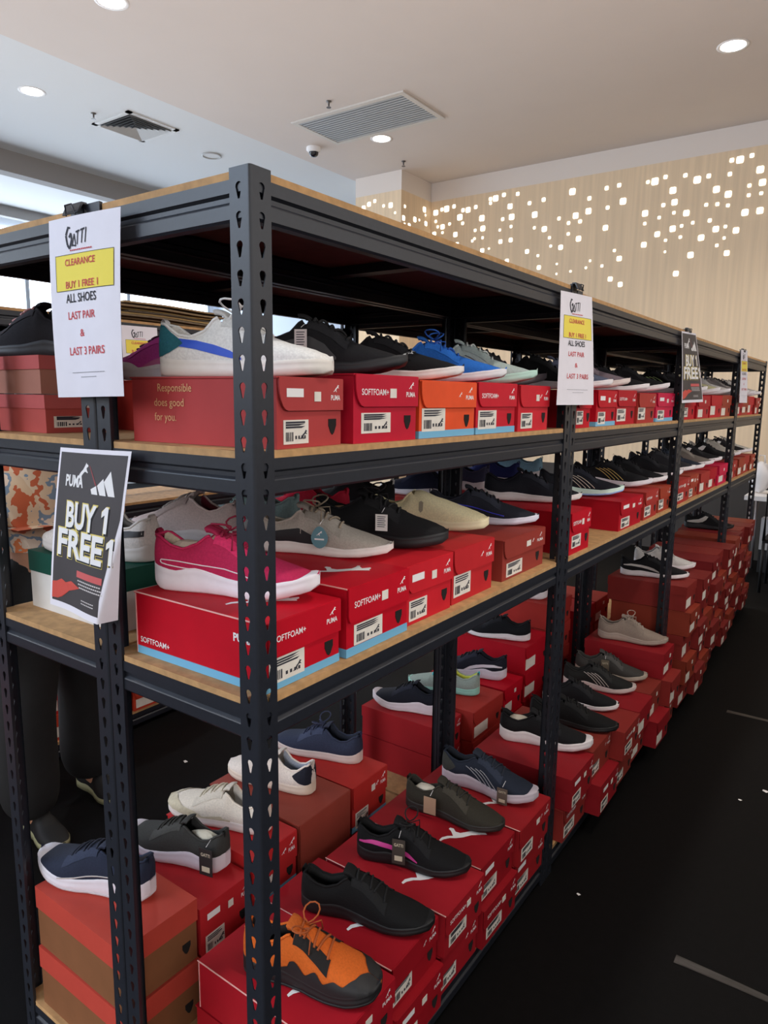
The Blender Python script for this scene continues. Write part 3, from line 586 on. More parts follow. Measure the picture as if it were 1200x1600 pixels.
def sneaker(label, heel, toe, z, style='runner', up=(24, 24, 28), sole=(232, 228, 228), lining=None, lace=None, stripe=None, scol=(235, 235, 235), heelc=None, toec=None, outs=None, tagd=None, loops=False, detail=2, group='sneakers displayed on the boxes', tuck=None, eyec=None):
    hx, hy = heel; dx, dy = toe[0] - hx, toe[1] - hy; L = round(max(.27, min(.335, math.hypot(dx, dy))), 2); yaw = math.atan2(dy, dx)
    t = thing('sneaker', label, 'shoe', (hx, hy, z + .0006), yaw, group)
    F = foot(style, L); lining = lining or tuple(int(v * .6 + 18) for v in up); lace = lace or up
    p = F.p; n = len(TS)
    def cached(key, fn):
        key = key + (style, L)
        if key not in SHM: SHM[key] = fn()
        return SHM[key]
    # sole: bulging foam sidewall
    def mk_sole():
        g = G(); rows = []
        for tt in TS:
            w_, b, tp, cy, x = F.wid(tt), F.bot(tt), F.top(tt), F.cy(tt), tt * L; h = tp - b; r = []
            ex = .0 if tt > 0 else 0
            prof = [(0, b), (.55, b), (.86, b), (.965, b + h * .10), (1.0, b + h * .30), (1.015, b + h * .52), (.985, b + h * .60), (1.0, b + h * .76), (.99, b + h * .97), (.955, tp), (0, tp)]
            for q, zz in prof: r.append((x, cy + w_ * q, zz))
            for q, zz in prof[-2:0:-1]: r.append((x, cy - w_ * q, zz))
            rows.append(r)
        g.grid(rows, closed=True); g.add(rows[0], [tuple(range(len(rows[0])))]); g.add(rows[-1], [tuple(range(len(rows[0])))])
        return g.mesh('sole', mat(sole, .55, .03, 50, .1), True)
    put('sole', cached(('sole', sole), mk_sole), t)
    if outs:
        def mk_out():
            g = G(); rows = []
            for tt in TS:
                w_, b, cy, x = F.wid(tt) * 1.012, F.bot(tt), F.cy(tt), tt * L
                prof = [(0, b - .0004), (.9, b - .0004), (.99, b + .002), (1.01, b + .007), (.97, b + .0075), (0, b + .0075)]
                rows.append([(x, cy + w_ * q, zz) for q, zz in prof] + [(x, cy - w_ * q, zz) for q, zz in prof[-2:0:-1]])
            g.grid(rows, closed=True); return g.mesh('outsole', mat(outs, .6, .05, 60, .2), True)
        put('outsole', cached(('outs', outs), mk_out), t)
    def mk_up():
        g = G(); rings = [F.ring(tt) for tt in TS]; m = len(rings[0]); vs = [v for r in rings for v in r]; fs = []
        for i in range(n - 1):
            op = F.opened(TS[i]) or F.opened(TS[i + 1])
            for k in range(m - 1):
                inside = F.opened(TS[i]) and NS - 1 <= k < m - NS
                if not inside: fs.append((i * m + k, i * m + k + 1, (i + 1) * m + k + 1, (i + 1) * m + k))
        g.add(vs, fs); g.add(rings[0], [tuple(range(m))]); g.add(rings[-1], [tuple(range(m))]); return g.mesh('upper', fabric(up), True)
    put('upper', cached(('up', up), mk_up), t)
    def mk_lin():
        g = G(); rings = [F.ring(tt) for tt in TS]; m = len(rings[0]); ids = [i for i in range(n) if F.opened(TS[i])]
        g.grid([rings[i][NS - 1:m - NS + 1] for i in ids]); return g.mesh('lining', fabric(lining), True)
    put('lining', cached(('lin', lining), mk_lin), t)
    # padded tongue
    def mk_ton():
        g = G(); rows = []
        for k in range(7):
            f = k / 6; x = (.43 - .10 * f) * L; zz = p['ht'] * .965 - .004 + .020 * f + .006 * math.sin(f * math.pi); ww = p['W'] * (.17 + .03 * f)
            up_ = [(x, F.cy(.4) + ww * math.sin(a), zz - ww * .28 * (1 - math.cos(a)) ) for a in (-1.2, -.8, -.4, 0, .4, .8, 1.2)]
            dn = [(x + .004, b, c - .008) for a, b, c in up_[::-1]]; rows.append(up_ + dn)
        g.grid(rows, closed=True); g.add(rows[0], [tuple(range(14))]); g.add(rows[-1], [tuple(range(14))]); return g.mesh('tongue', fabric(tuple(int(v * .9 + 8) for v in up)), True)
    if style != 'clog': put('tongue', cached(('ton', up), mk_ton), t)
    def mk_lace():
        g = G(); N = 5
        for k in range(N):
            tt = .425 + .052 * k
            pts = []
            for j in range(9):
                f = -1 + j / 4; sd = 1 if f >= 0 else -1; q = 1.66 - (abs(f)) * .50
                pts.append(F.pt(tt + .012 * f * (1 if k % 2 else -1), sd, q, .003))
            g.tube(pts, .0028, 5)
        if loops:
            for sd in (1, -1):
                c = F.pt(.45, sd, 1.5, .006); pts = []
                for j in range(11):
                    a = 2 * math.pi * j / 10; pts.append(c + Vector((-.018 * math.sin(a) , sd * (.020 - .020 * math.cos(a)), .010 * math.sin(a * .5) + .012 * math.sin(a * .5) )))
                g.tube(pts, .002, 5)
            for sd in (1, -1):
                c = F.pt(.46, sd, 1.5, .004); g.tube([c, c + Vector((.02, sd * .02, .0)), F.pt(.52, sd, .8, .004)], .0016, 5)
        return g.mesh('laces', mat(lace, .85, .08, 200, .2), True)
    if style != 'clog': put('laces', cached(('lace', lace, loops), mk_lace), t)
    def strip(path, sd, off=.0014):
        g = G(); P = []; k_ = p['hc'] / .098
        for (a, lo, hi), (b, lo2, hi2) in zip(path, path[1:]):
            for q in range(6): f = q / 6; P.append((a + (b - a) * f, lo + (lo2 - lo) * f, hi + (hi2 - hi) * f))
        P.append(path[-1]); g.grid([[F.pz(a, sd, (lo + (hi - lo) * j / 5) * k_, off) for j in range(6)] for a, lo, hi in P])
        return g
    def lines(ls, sd, r=.0016):
        g = G()
        for pth in ls:
            Q = []
            for (a, z_), (b, y_) in zip(pth, pth[1:]): Q += [(a + (b - a) * f / 4, z_ + (y_ - z_) * f / 4) for f in range(4)]
            g.tube([F.pz(a, sd, z_, .001) for a, z_ in Q + [pth[-1]]], r, 5)
        return g
    if stripe:
        def mk_st(sd):
            if stripe == 'form': g = strip([(.05, .044, .054), (.16, .042, .060), (.28, .042, .066), (.36, .048, .080), (.43, .064, .094), (.47, .085, .098)], sd)
            elif stripe == 'court': g = strip([(.02, .060, .073), (.12, .057, .071), (.25, .050, .066), (.36, .041, .058), (.46, .034, .047), (.53, .030, .034)], sd)
            elif stripe == 'flash': g = strip([(.04, .057, .062), (.15, .056, .066), (.30, .050, .063), (.40, .043, .057), (.48, .036, .049), (.56, .030, .034)], sd)
            elif stripe == 'lines': g = lines([[(.28 + .05 * k + .20 * f, .078 - .048 * f ** 1.4) for f in (0, .2, .4, .6, .8, 1)] for k in range(4)], sd, .0013)
            elif stripe == 'outline': g = lines([[(.405, .032), (.40, .038), (.35, .043), (.24, .047), (.12, .052), (.085, .055), (.078, .059), (.085, .062), (.2, .060), (.34, .055), (.48, .053), (.58, .049), (.66, .042)]], sd, .0012)
            elif stripe == 'arc': g = lines([[(.10, .066), (.25, .058), (.42, .050), (.60, .036), (.70, .030)]], sd)
            elif stripe == 'patch': g = strip([(.10, .034, .060), (.20, .034, .062), (.30, .032, .070), (.42, .032, .076), (.52, .030, .060), (.60, .029, .034)], sd)
            elif stripe == 'cat':
                g = G(); add_cat(g, lambda u, v, d: F.pz(.62 + u, sd, .046 + v * .30, .0022), 0, 0, .10)
            elif stripe == 'low': g = strip([(.08, .030, .046), (.22, .029, .056), (.36, .028, .064), (.45, .027, .050), (.54, .026, .029)], sd)
            elif stripe == 'slots': g = strip([(.44, .062, .088), (.455, .054, .092), (.475, .062, .088)], sd, .0010)
            return g.mesh('side_stripe', mat(scol, .6), True)
        for sd in (1, -1):
            o = put('side_stripe', cached(('st', stripe, scol, sd), lambda: mk_st(sd)), t); o['label'] = 'contrasting side marking'
    if heelc:
        def mk_h(sd): return strip([(0.0, .034, .072), (.006, .034, .088), (.016, .036, .096), (.05, .038, .094), (.10, .044, .080), (.15, .054, .068), (.17, .060, .062)], sd, .0016).mesh('heel_patch', fabric(heelc), True)
        for sd in (1, -1):
            o = put('heel_patch', cached(('heel', heelc, sd), lambda: mk_h(sd)), t); o['label'] = 'heel patch in a different colour'
    if toec:
        def mk_t():
            g = G(); tab = [(.30, .10), (.56, .03), (.66, .30), (.76, .50), (.84, .95), (.90, 1.45), (.93, 1.66), (1, 1.66)] if style != 'trail' else [(.30, .10), (.42, .30), (.50, .12), (.58, .40), (.64, .20), (.72, .52), (.78, .44), (.84, .95), (.88, 1.45), (.91, 1.66), (1, 1.66)]
            for sd in (1, -1): g.grid([[F.pt(.30 + .70 * i / 60, sd, q / 8 * interp(tab, .30 + .70 * i / 60), .0018) for q in range(9)] for i in range(61)])
            return g.mesh('toe_cap', mat(toec, .6, .1, 120, .2), True)
        o = put('toe_cap', cached(('toe', toec), mk_t), t); o['label'] = 'toe cap and mudguard in a different shade'
    # eyestay panels beside the laces, collar piping and heel pull tab
    if style != 'clog':
        ey = eyec or tuple(min(255, int(v * 1.14 + 9)) if sum(up) < 380 else int(v * .93) for v in up)
        def mk_e(sd):
            g = G(); g.grid([[F.pt(.395 + .27 * i / 10, sd, (1.0 - .35 * i / 10 * (i / 10)) * .78 + q / 4 * (.44 + .28 * i / 10), .0016) for q in range(5)] for i in range(11)]); return g.mesh('eyestay', fabric(ey), True)
        for sd in (1, -1): put('eyestay', cached(('ey', ey, sd), lambda: mk_e(sd)), t)
        def mk_pull():
            g = G(); zt = p['hc']; x = .020 * L
            g.grid([[(x + dx - .004, F.cy(0) + y, zt + dz) for y in (-.008, -.003, .003, .008)] for dx, dz in ((.004, -.022), (-.001, -.006), (-.002, .004), (.002, .010), (.007, .006), (.009, -.006))]); return g.mesh('pull_tab', fabric(lace), True)
        put('pull_tab', cached(('pull', lace), mk_pull), t)
    def mk_pipe():
        g = G(); ids = [tt for tt in TS if F.opened(tt)]; A = [F.pt(tt, 1, 1.0, .0005) for tt in ids]; B = [F.pt(tt, -1, 1.0, .0005) for tt in ids]
        g.tube(A[::-1] + B, .0030, 6); return g.mesh('collar', fabric(tuple(min(255, int(v * 1.05 + 6)) for v in up)), True)
    put('collar', cached(('pipe', up), mk_pipe), t)
    if tuck:
        g = G(); c = Vector((L * .20, F.cy(.2), F.top(.2) + .03)); rows = []
        for i in range(7):
            a = math.pi * i / 6; rows.append([c + Vector((.045 * math.sin(a) * math.cos(b) * (1 + .2 * math.sin(3 * b + i)), .018 * math.sin(a) * math.sin(b), .022 * math.cos(a))) for b in [2 * math.pi * k / 10 for k in range(10)]])
        g.grid(rows, closed=True); o = g.build('paper_stuffing', mat(tuck, .9, .05, 40, .4), t); o['label'] = 'crumpled paper stuffed in the opening'
    if tagd:
        tt, sd, wd, ht, c, kind = tagd
        top = F.pt(tt, sd, 1.0, .004); side = F.pt(tt, sd, .45, .010); y = max(abs(top.y), abs(side.y)) + .004; y *= sd
        zc = top.z - .012
        g = G(); g.tube([top, Vector((top.x, y, zc + .004))], .0007, 4); s_ = g.build('tag_string', WHITE, t)
        g = G(); ow = sd
        if kind == 'drop':
            pts = [(wd / 2 * math.sin(a) * (1 - .25 * (math.cos(a) > 0) * math.cos(a)), -ht / 2 + ht / 2 * math.cos(a)) for a in [2 * math.pi * k / 24 for k in range(24)]]
        else: pts = [(-wd / 2, 0), (wd / 2, 0), (wd / 2, -ht), (-wd / 2, -ht)]
        fn = lambda u, v, d: (top.x + u, y + ow * (.002 + d), zc + v)
        g.prism(pts, fn, .0012); o = g.build('hang_tag', mat(c, .6), t); o['label'] = 'swing tag tied to the laces'
        g = G(); f2 = lambda u, v, d: fn(u if sd < 0 else -u, v, d + .0016)
        if kind == 'gatti':
            add_text(g, 'GATTI', f2, 0, -ht * .28, ht * .12, wd * .7, bold=.02); g.prism([(-wd * .3, -ht * .86), (wd * .3, -ht * .86), (wd * .3, -ht * .66), (-wd * .3, -ht * .66)], f2, .0003)
            g.build('tag_print', mat((206, 196, 170), .7), o)
        elif kind == 'lines':
            for k in range(6): zz = -ht * (.16 + .12 * k); g.prism([(-wd * .34, zz), (wd * .34 * (1 - .2 * (k % 2)), zz), (wd * .34 * (1 - .2 * (k % 2)), zz + ht * .04), (-wd * .34, zz + ht * .04)], f2, .0003)
            g.build('tag_print', INK, o)
        elif kind == 'drop':
            add_cat(g, f2, 0, -ht * .42, wd * .34); g.prism([(-wd * .28, -ht * .62), (wd * .28, -ht * .62), (wd * .28, -ht * .55), (-wd * .28, -ht * .55)], f2, .0003); g.build('tag_print', WHITE, o)
    return t
NV, BK, DG = (30, 34, 54), (22, 22, 25), (58, 58, 62)
WH = (232, 230, 228); WS = (236, 230, 232)
z = S2
sneaker('white leather sneaker with royal blue side stripe and teal heel, beside the corner post', (-.318, .085), (-.006, .200), S2 + .117, 'court', (236, 234, 230), (234, 228, 220), (230, 226, 218), (238, 236, 234), 'court', (52, 92, 214), heelc=(44, 104, 116), loops=True)
sneaker('black sneaker with dark grey side patch and white swing tag, upper shelf', (-.322, .305), (-.004, .428), S2 + .128, 'runner', (30, 30, 33), (34, 34, 37), lace=(28, 28, 30), stripe='patch', scol=(68, 68, 70), tagd=(.38, -1, .026, .040, (226, 216, 214), 'lines'))
sneaker('plain black sneaker with white sole and small white emblem, upper shelf', (-.322, .535), (-.004, .658), S2 + .122, 'slim', (24, 24, 27), (238, 230, 228), stripe='cat', scol=(236, 236, 236))
sneaker('bright blue running shoe with white sole on the upper shelf', (-.322, .755), (-.004, .868), S2 + .124, 'slim', (44, 112, 204), (236, 234, 238), (200, 160, 110), (40, 100, 190), loops=True)
sneaker('pale mint and grey running shoe with white sole on the upper shelf', (-.322, .945), (-.004, 1.055), S2 + .122, 'runner', (176, 190, 186), (190, 226, 212), lace=(200, 204, 200), stripe='lines', scol=(110, 112, 116))
sneaker('dark grey and black sneaker just left of the first long white sign, upper shelf', (-.36, 1.10), (-.055, 1.255), S2 + .12, 'runner', (44, 44, 46), (112, 108, 112), stripe='arc', scol=(170, 200, 120))
UP = [((86, 92, 112), WS, None, None), ((118, 104, 112), (226, 210, 204), None, None), (BK, WS, 'arc', (120, 190, 210)), (BK, WS, None, None), ((26, 26, 28), WS, None, None)]
NM = ['slate blue sneaker with white sole', 'taupe sneaker with cream sole', 'black sneaker with white sole and pale blue line', 'plain black sneaker with thick white sole', 'black sneaker with white sole']
for k, (hy, d) in enumerate([(1.40, 0), (1.60, 0), (1.80, 1), (2.06, 2), (2.38, 3)]):
    u, s_, st, sc = UP[d if k else 4]; nm = NM[d if k else 4]
    sneaker('%s, upper shelf, %s past first double post' % (nm, ORD[k]), (-.33, hy + .015), (-.006, hy + .135), S2 + .118 + .004 * (k % 3), ['runner', 'slim'][k % 2], u, s_, stripe=st, scol=sc or WH)
FU = [((28, 28, 30), WS, 'lines', (190, 230, 150), 'black sneaker with lime green lines'), ((34, 34, 36), WS, 'arc', WH, 'charcoal sneaker with white arc'), ((196, 190, 150), WS, None, WH, 'sand sneaker with white sole'), ((206, 200, 196), WS, None, WH, 'off-white sneaker'), ((214, 206, 200), (226, 216, 206), None, WH, 'cream sneaker'), ((40, 38, 40), WS, None, WH, 'black sneaker with pale sole'), ((220, 214, 206), WS, None, WH, 'white sneaker'), ((206, 196, 190), WS, None, WH, 'pale grey sneaker')]
for k, (a, b, c, s) in enumerate(far2[5:]):
    u, s_, st, sc, nm = FU[k]
    sneaker('%s on the far upper shelf, %s past the black sign' % (nm, ORD[k]), (-.33, a + .06), (-.012, a + .17), S2 + .122, 'runner', u, s_, stripe=st, scol=sc)
# middle shelf, nearest rack
sneaker('raspberry pink sneaker with white sole and thin white outline, beside the corner post', (-.356, .082), (-.036, .192), S3 + .123, 'foam', (190, 40, 84), (238, 232, 238), (216, 200, 176), (150, 28, 62), 'outline', (244, 236, 240), loops=True, tuck=(206, 186, 170))
sneaker('light grey beige sneaker with black side and blue drop-shaped tag, middle shelf', (-.410, .395), (-.095, .512), S3 + .138, 'slim', (176, 168, 158), (236, 230, 224), (150, 138, 120), (156, 142, 122), 'low', (34, 34, 38), loops=True, tagd=(.53, -1, .040, .050, (96, 140, 152), 'drop'))
sneaker('black sneaker with a printed white paper tag on its vamp, middle shelf', (-.372, .575), (-.048, .690), S3 + .136, 'trail', (26, 26, 28), (30, 30, 32), loops=True, tagd=(.55, -1, .030, .040, (238, 234, 230), 'lines'), tuck=(206, 170, 130))
sneaker('cream slip-on shoe with oval cut-outs on a thick cream sole, middle shelf', (-.400, .842), (-.080, .960), S3 + .136, 'clog', (224, 212, 172), (228, 216, 178), (202, 178, 132), stripe='slots', scol=(150, 140, 120))
sneaker('navy black running shoe with white sole and blue piping, middle shelf', (-.370, 1.115), (-.046, 1.240), S3 + .115, 'slim', (34, 36, 46), (226, 224, 238), lace=(28, 28, 34), stripe='arc', scol=(58, 64, 200))
sneaker('black sneaker with white sole crossing behind the first double post, middle shelf', (-.380, 1.51), (-.030, 1.655), S3 + .138, 'slim', (30, 32, 40), (224, 218, 216))
M3 = [((26, 28, 36), (206, 232, 220), 'lines', (226, 214, 200), 'black runner with rainbow-tinted sole and white lines'), (BK, (226, 220, 226), 'lines', (220, 190, 110), 'black runner with gold lines'), (BK, WS, None, WH, 'plain black runner with white sole'), ((30, 30, 34), WS, None, WH, 'black runner on thick white sole'),
      ((44, 44, 48), WS, None, WH, 'charcoal sneaker with white sole'), ((40, 46, 58), WS, None, WH, 'slate sneaker with white sole'), ((120, 112, 104), WS, None, WH, 'taupe sneaker with white sole'), ((30, 30, 32), WS, 'form', WH, 'black sneaker with white side flash'), ((28, 28, 30), (40, 40, 44), 'form', WH, 'all black sneaker with white flash'), ((190, 182, 170), WS, None, WH, 'beige sneaker'), ((34, 32, 34), WS, 'form', WH, 'black and white sneaker'), ((196, 190, 180), WS, None, WH, 'stone grey sneaker')]
for k, (a, b, c, s) in enumerate(far3[1:]):
    u, s_, st, sc, nm = M3[k]
    sneaker('%s, middle shelf, %s past first double post' % (nm, ORD[k + 1]), (-.35, a + .04 + (.02 if k else -.04)), (-.008, a + .175 + (0 if k else .03)), S3 + .112 + .004 * ((k + 1) % 3), 'runner', u, s_, stripe=st, scol=sc, outs=(150, 180, 230) if k == 0 else None)
# floor shelf, nearest rack
ZF = S1 + .244
sneaker('orange hiking shoe with black rubber toe guard, on the floor boxes by corner post', (-.272, .215), (.036, .312), ZF, 'trail', (206, 98, 34), (26, 25, 27), (34, 30, 30), (170, 84, 36), toec=(30, 29, 31), eyec=(34, 31, 30), loops=True, outs=(22, 22, 24))
sneaker('plain all-black running shoe right behind the orange hiking shoe', (-.296, .430), (.022, .540), ZF, 'runner', (15, 15, 16), (18, 18, 19), lace=(14, 14, 15))
sneaker('black sneaker with a pink side flash and dark swing tag', (-.306, .672), (-.004, .776), ZF, 'runner', (15, 15, 17), (18, 18, 20), stripe='flash', scol=(196, 60, 140), loops=True, tagd=(.40, -1, .036, .072, (66, 60, 54), 'gatti'))
sneaker('dark olive sneaker with a plain tan cardboard tag', (-.330, .958), (-.012, 1.000), ZF, 'slim', (50, 47, 40), (36, 34, 31), lace=(40, 38, 34), tagd=(.30, -1, .040, .054, (176, 146, 120), 'plain'), tuck=(214, 206, 190))
sneaker('navy running shoe with silver arcs and white sole, last one before the post', (-.318, 1.160), (.006, 1.188), ZF + .0015, 'foam', (34, 40, 54), (196, 186, 196), stripe='lines', scol=(150, 152, 158), tagd=(.70, -1, .034, .054, (96, 84, 74), 'gatti'), heelc=(60, 62, 60))
FB = [(-.297, 1.545, .030, 1.640, BK, WS, None, 'black sneaker with white sole on the second rack floor boxes, behind the double post', 'foam', (206, 196, 180)),
      (-.27, 1.76, .066, 1.850, (18, 18, 19), (22, 22, 23), None, 'all-black sneaker on the second rack floor boxes, toe over the aisle', 'slim', None),
      (-.30, 1.96, .0, 2.040, BK, WS, None, 'plain black sneaker with white sole, third on the second rack floor boxes', 'slim', None),
      (-.29, 2.17, .005, 2.260, (30, 30, 30), (206, 190, 186), 'lines', 'black running shoe with pale arcs, fourth on the second rack floor boxes', 'runner', None),
      (-.30, 2.345, .012, 2.425, (64, 62, 60), (176, 164, 150), None, 'dark grey running shoe with brown tag, fifth on the second rack floor boxes', 'runner', None)]
for k, (a, b, c, d, u, s_, st, lb, sty, tk) in enumerate(FB): sneaker(lb, (a, b), (c, d), ZF - .002, sty, u, s_, stripe=st, scol=(206, 196, 190), tuck=tk, tagd=(.42, -1, .035, .07, (110, 100, 84), 'gatti') if k == 4 else None)
sneaker('beige mesh sneaker with loose laces against the tall box stack, second rack floor', (-.27, 2.555), (.05, 2.610), S1 + .366, 'runner', (150, 134, 122), (168, 152, 140), lace=(176, 160, 146), loops=True)
sneaker('black sneaker with white midsole line on top of the first tall far stack', (-.27, 2.855), (.045, 2.955), S1 + 5 * .124, 'slim', BK, WS, stripe='flash', scol=(200, 194, 190))
sneaker('white sneaker on top of the second tall far stack', (-.27, 3.09), (.03, 3.18), S1 + 5 * .124, 'runner', (206, 202, 198), WS)
sneaker('black sneaker with white flash at the far end of the tall stacks', (-.33, 4.52), (-.02, 4.60), S1 + 5 * .124, 'runner', (20, 20, 22), (26, 26, 28), stripe='form', scol=(190, 186, 180))
# back rack floor shelf
ZB = S1 + .318
sneaker('navy running shoe with thick white wavy sole at the lower left', (-.530, .160), (-.862, .068), ZB, 'foam', (38, 44, 62), (222, 218, 226), (30, 26, 30), stripe='arc', scol=(190, 180, 176), outs=(196, 186, 190))
sneaker('dark grey running shoe with white sole and black swing tag, back floor shelf', (-.500, .368), (-.815, .295), S1 + .285, 'foam', (56, 56, 54), (214, 206, 214), (40, 40, 40), tagd=(.10, 1, .040, .074, (40, 38, 38), 'gatti'), tuck=(214, 208, 190))
sneaker('cream white lace-up sneaker with suede toe on the back floor shelf', (-.500, .520), (-.820, .440), S1 + .314, 'court', (222, 212, 198), (226, 214, 206), (214, 210, 204), (216, 208, 190), toec=(196, 184, 158))
sneaker('white sneaker with navy heel on the big brown-red carton', (-.525, .735), (-.835, .680), ZB, 'court', (228, 216, 206), (224, 206, 188), (160, 166, 180), heelc=(30, 32, 44))
sneaker('navy lace-up sneaker with white sole on the back floor shelf', (-.525, .975), (-.840, .900), S1 + .314, 'court', (46, 52, 72), (216, 198, 190), (40, 44, 56), (50, 56, 84), loops=True)
sneaker('black sneaker with white sole hidden partly by the rear double post', (-.560, 1.565), (-.862, 1.505), S1 + .248, 'foam', (24, 26, 36), (220, 208, 212), outs=(206, 186, 186))
sneaker('mint and grey toddler-bright sneaker with neon lining on the back floor shelf', (-.520, 1.80), (-.83, 1.72), S1 + .260, 'slim', (148, 162, 154), (150, 206, 190), (220, 222, 90), (60, 190, 200))
sneaker('black sneaker with white side stripe and white sole on the back floor shelf', (-.500, 2.02), (-.820, 1.95), S1 + .260, 'foam', (26, 28, 40), (218, 212, 222), stripe='flash', scol=(222, 214, 222))
sneaker('black sneaker with plain white sole behind the striped one, back floor shelf', (-.480, 2.22), (-.80, 2.15), S1 + .390, 'slim', (20, 21, 26), WS)
sneaker('black and white sneaker on the high back floor stack', (-.52, 2.50), (-.84, 2.44), S1 + .520, 'runner', (30, 30, 34), WS, stripe='lines', scol=WH)
sneaker('white sneaker on the high back floor stack', (-.52, 2.62), (-.84, 2.56), S1 + .520, 'runner', (216, 212, 206), WS)
# back rack, middle shelf
sneaker('white sneaker with a black heel line on the green box', (-.490, .175), (-.815, .120), S3 + .135, 'court', (216, 206, 198), (206, 196, 188), stripe='court', scol=(40, 34, 36))
sneaker('pinkish white chunky sneaker with maroon lining behind the pink sneaker', (-.500, .43), (-.82, .36), S3 + .125, 'trail', (206, 188, 186), (214, 204, 204), (110, 40, 52), (222, 216, 216))
BMS = [((140, 166, 166), (206, 214, 208), None, 'mint grey sneaker with multicolour sole'), ((190, 34, 60), WS, None, 'red sneaker with white sole and sticker'), ((24, 24, 26), (30, 30, 32), None, 'black sneaker with white laces'), (NV, WS, None, 'navy sneaker'), ((60, 60, 84), WS, None, 'indigo sneaker'), ((34, 40, 90), WS, None, 'dark blue sneaker'), ((130, 170, 190), WS, None, 'pale blue sneaker')]
for k, y in enumerate([.60, .82, 1.06, 1.50, 1.74, 2.03, 2.28]):
    u, s_, st, nm = BMS[k]; sneaker('%s, back middle shelf, %s from pinkish one' % (nm, ORD[k]), (-.51, y + .06), (-.83, y), S3 + .125, ['runner', 'slim'][k % 2], u, s_, lace=WH if k == 2 else None)
# back rack, upper shelf
sneaker('purple and grey lace-up sneaker behind the white sneaker on the upper shelf', (-.535, .395), (-.845, .320), S2 + .118, 'court', (130, 34, 96), (146, 132, 132), (90, 80, 84), (70, 24, 60), 'court', (128, 30, 80), toec=(150, 140, 138))
sneaker('black runner with pink laces on the stacked boxes at left edge', (-.715, .180), (-1.0, .095), S2 + .166, 'runner', (36, 34, 38), (40, 38, 42), lace=(206, 150, 150), tuck=(226, 200, 180))
for k, (y, u, nm) in enumerate([(.57, (40, 40, 44), 'charcoal'), (.82, (30, 30, 34), 'black'), (1.06, (210, 206, 200), 'off-white'), (1.5, (34, 36, 44), 'navy'), (1.76, (38, 38, 40), 'dark grey')]):
    sneaker('%s sneaker at the back of the upper shelf, %s behind the front shoes' % (nm, ORD[k]), (-.54, y + .05), (-.855, y), S2 + .118, 'runner', u, WS if k % 2 else (60, 58, 60))

# ------------------------------------------------------------------ paper signs
def sheet_fn(TL, TR, BL, BR, bow, normal):
    TL, TR, BL, BR, N = map(Vector, (TL, TR, BL, BR, normal))
    def fn(u, v, d=0):
        a = TL.lerp(TR, u); b = BL.lerp(BR, u); s = 1 - v
        return a.lerp(b, s) + N * (d + bow * math.sin(math.pi * s) * .6 + bow * .5 * math.sin(math.pi * u) - .004 * s * math.sin(6 * u))
    return fn
def sheet(fn, t, m, u0=0, u1=1, v0=0, v1=1, name='sheet', n=12):
    g = G(); fr = [[fn(u0 + (u1 - u0) * i / n, v0 + (v1 - v0) * j / n, 0) for i in range(n + 1)] for j in range(n + 1)]
    bk = [[fn(u0 + (u1 - u0) * i / n, v0 + (v1 - v0) * j / n, -.0005) for i in range(n + 1)] for j in range(n + 1)]
    g.grid(fr); g.grid([r[::-1] for r in bk])
    return g.build(name, m, t, True)
def patch(g, fn, u0, u1, v0, v1, d, mi=0, n=6):
    g.grid([[fn(u0 + (u1 - u0) * i / n, v0 + (v1 - v0) * j / n, d) for i in range(n + 1)] for j in range(n + 1)], mi)
def gatti_logo(g, fn, cx, cy, s, d, ax=.7):
    """angular G made of strokes, then slanted ATTI; s = height in v, ax = v/u aspect"""
    f = lambda x, y: (cx + x * s / ax, cy + y * s)
    def stroke(p, w):
        for (a, b), (c, e) in zip(p, p[1:]):
            dx, dy = c - a, e - b; L = math.hypot(dx, dy); nx, ny = -dy / L * w / 2, dx / L * w / 2
            g.add([fn(*f(x, y), d) for x, y in ((a + nx, b + ny), (c + nx, e + ny), (c - nx, e - ny), (a - nx, b - ny))], [(0, 1, 2, 3)])
    stroke([(-.62, .55), (-.86, .15), (-.72, -.35), (-.50, -.55), (-.28, -.10), (-.36, .22), (-.54, .02)], .15); stroke([(-.70, .55), (-.42, .50)], .10)
    stroke([(-.26, -.46), (-.02, .16), (.12, -.46), (-.20, -.40)], .085); stroke([(.14, .24), (.50, .30)], .09); stroke([(.34, .26), (.26, -.40)], .09); stroke([(.58, .30), (.98, .36)], .09); stroke([(.78, .32), (.68, -.36)], .09); stroke([(1.12, .40), (1.02, -.36)], .09)
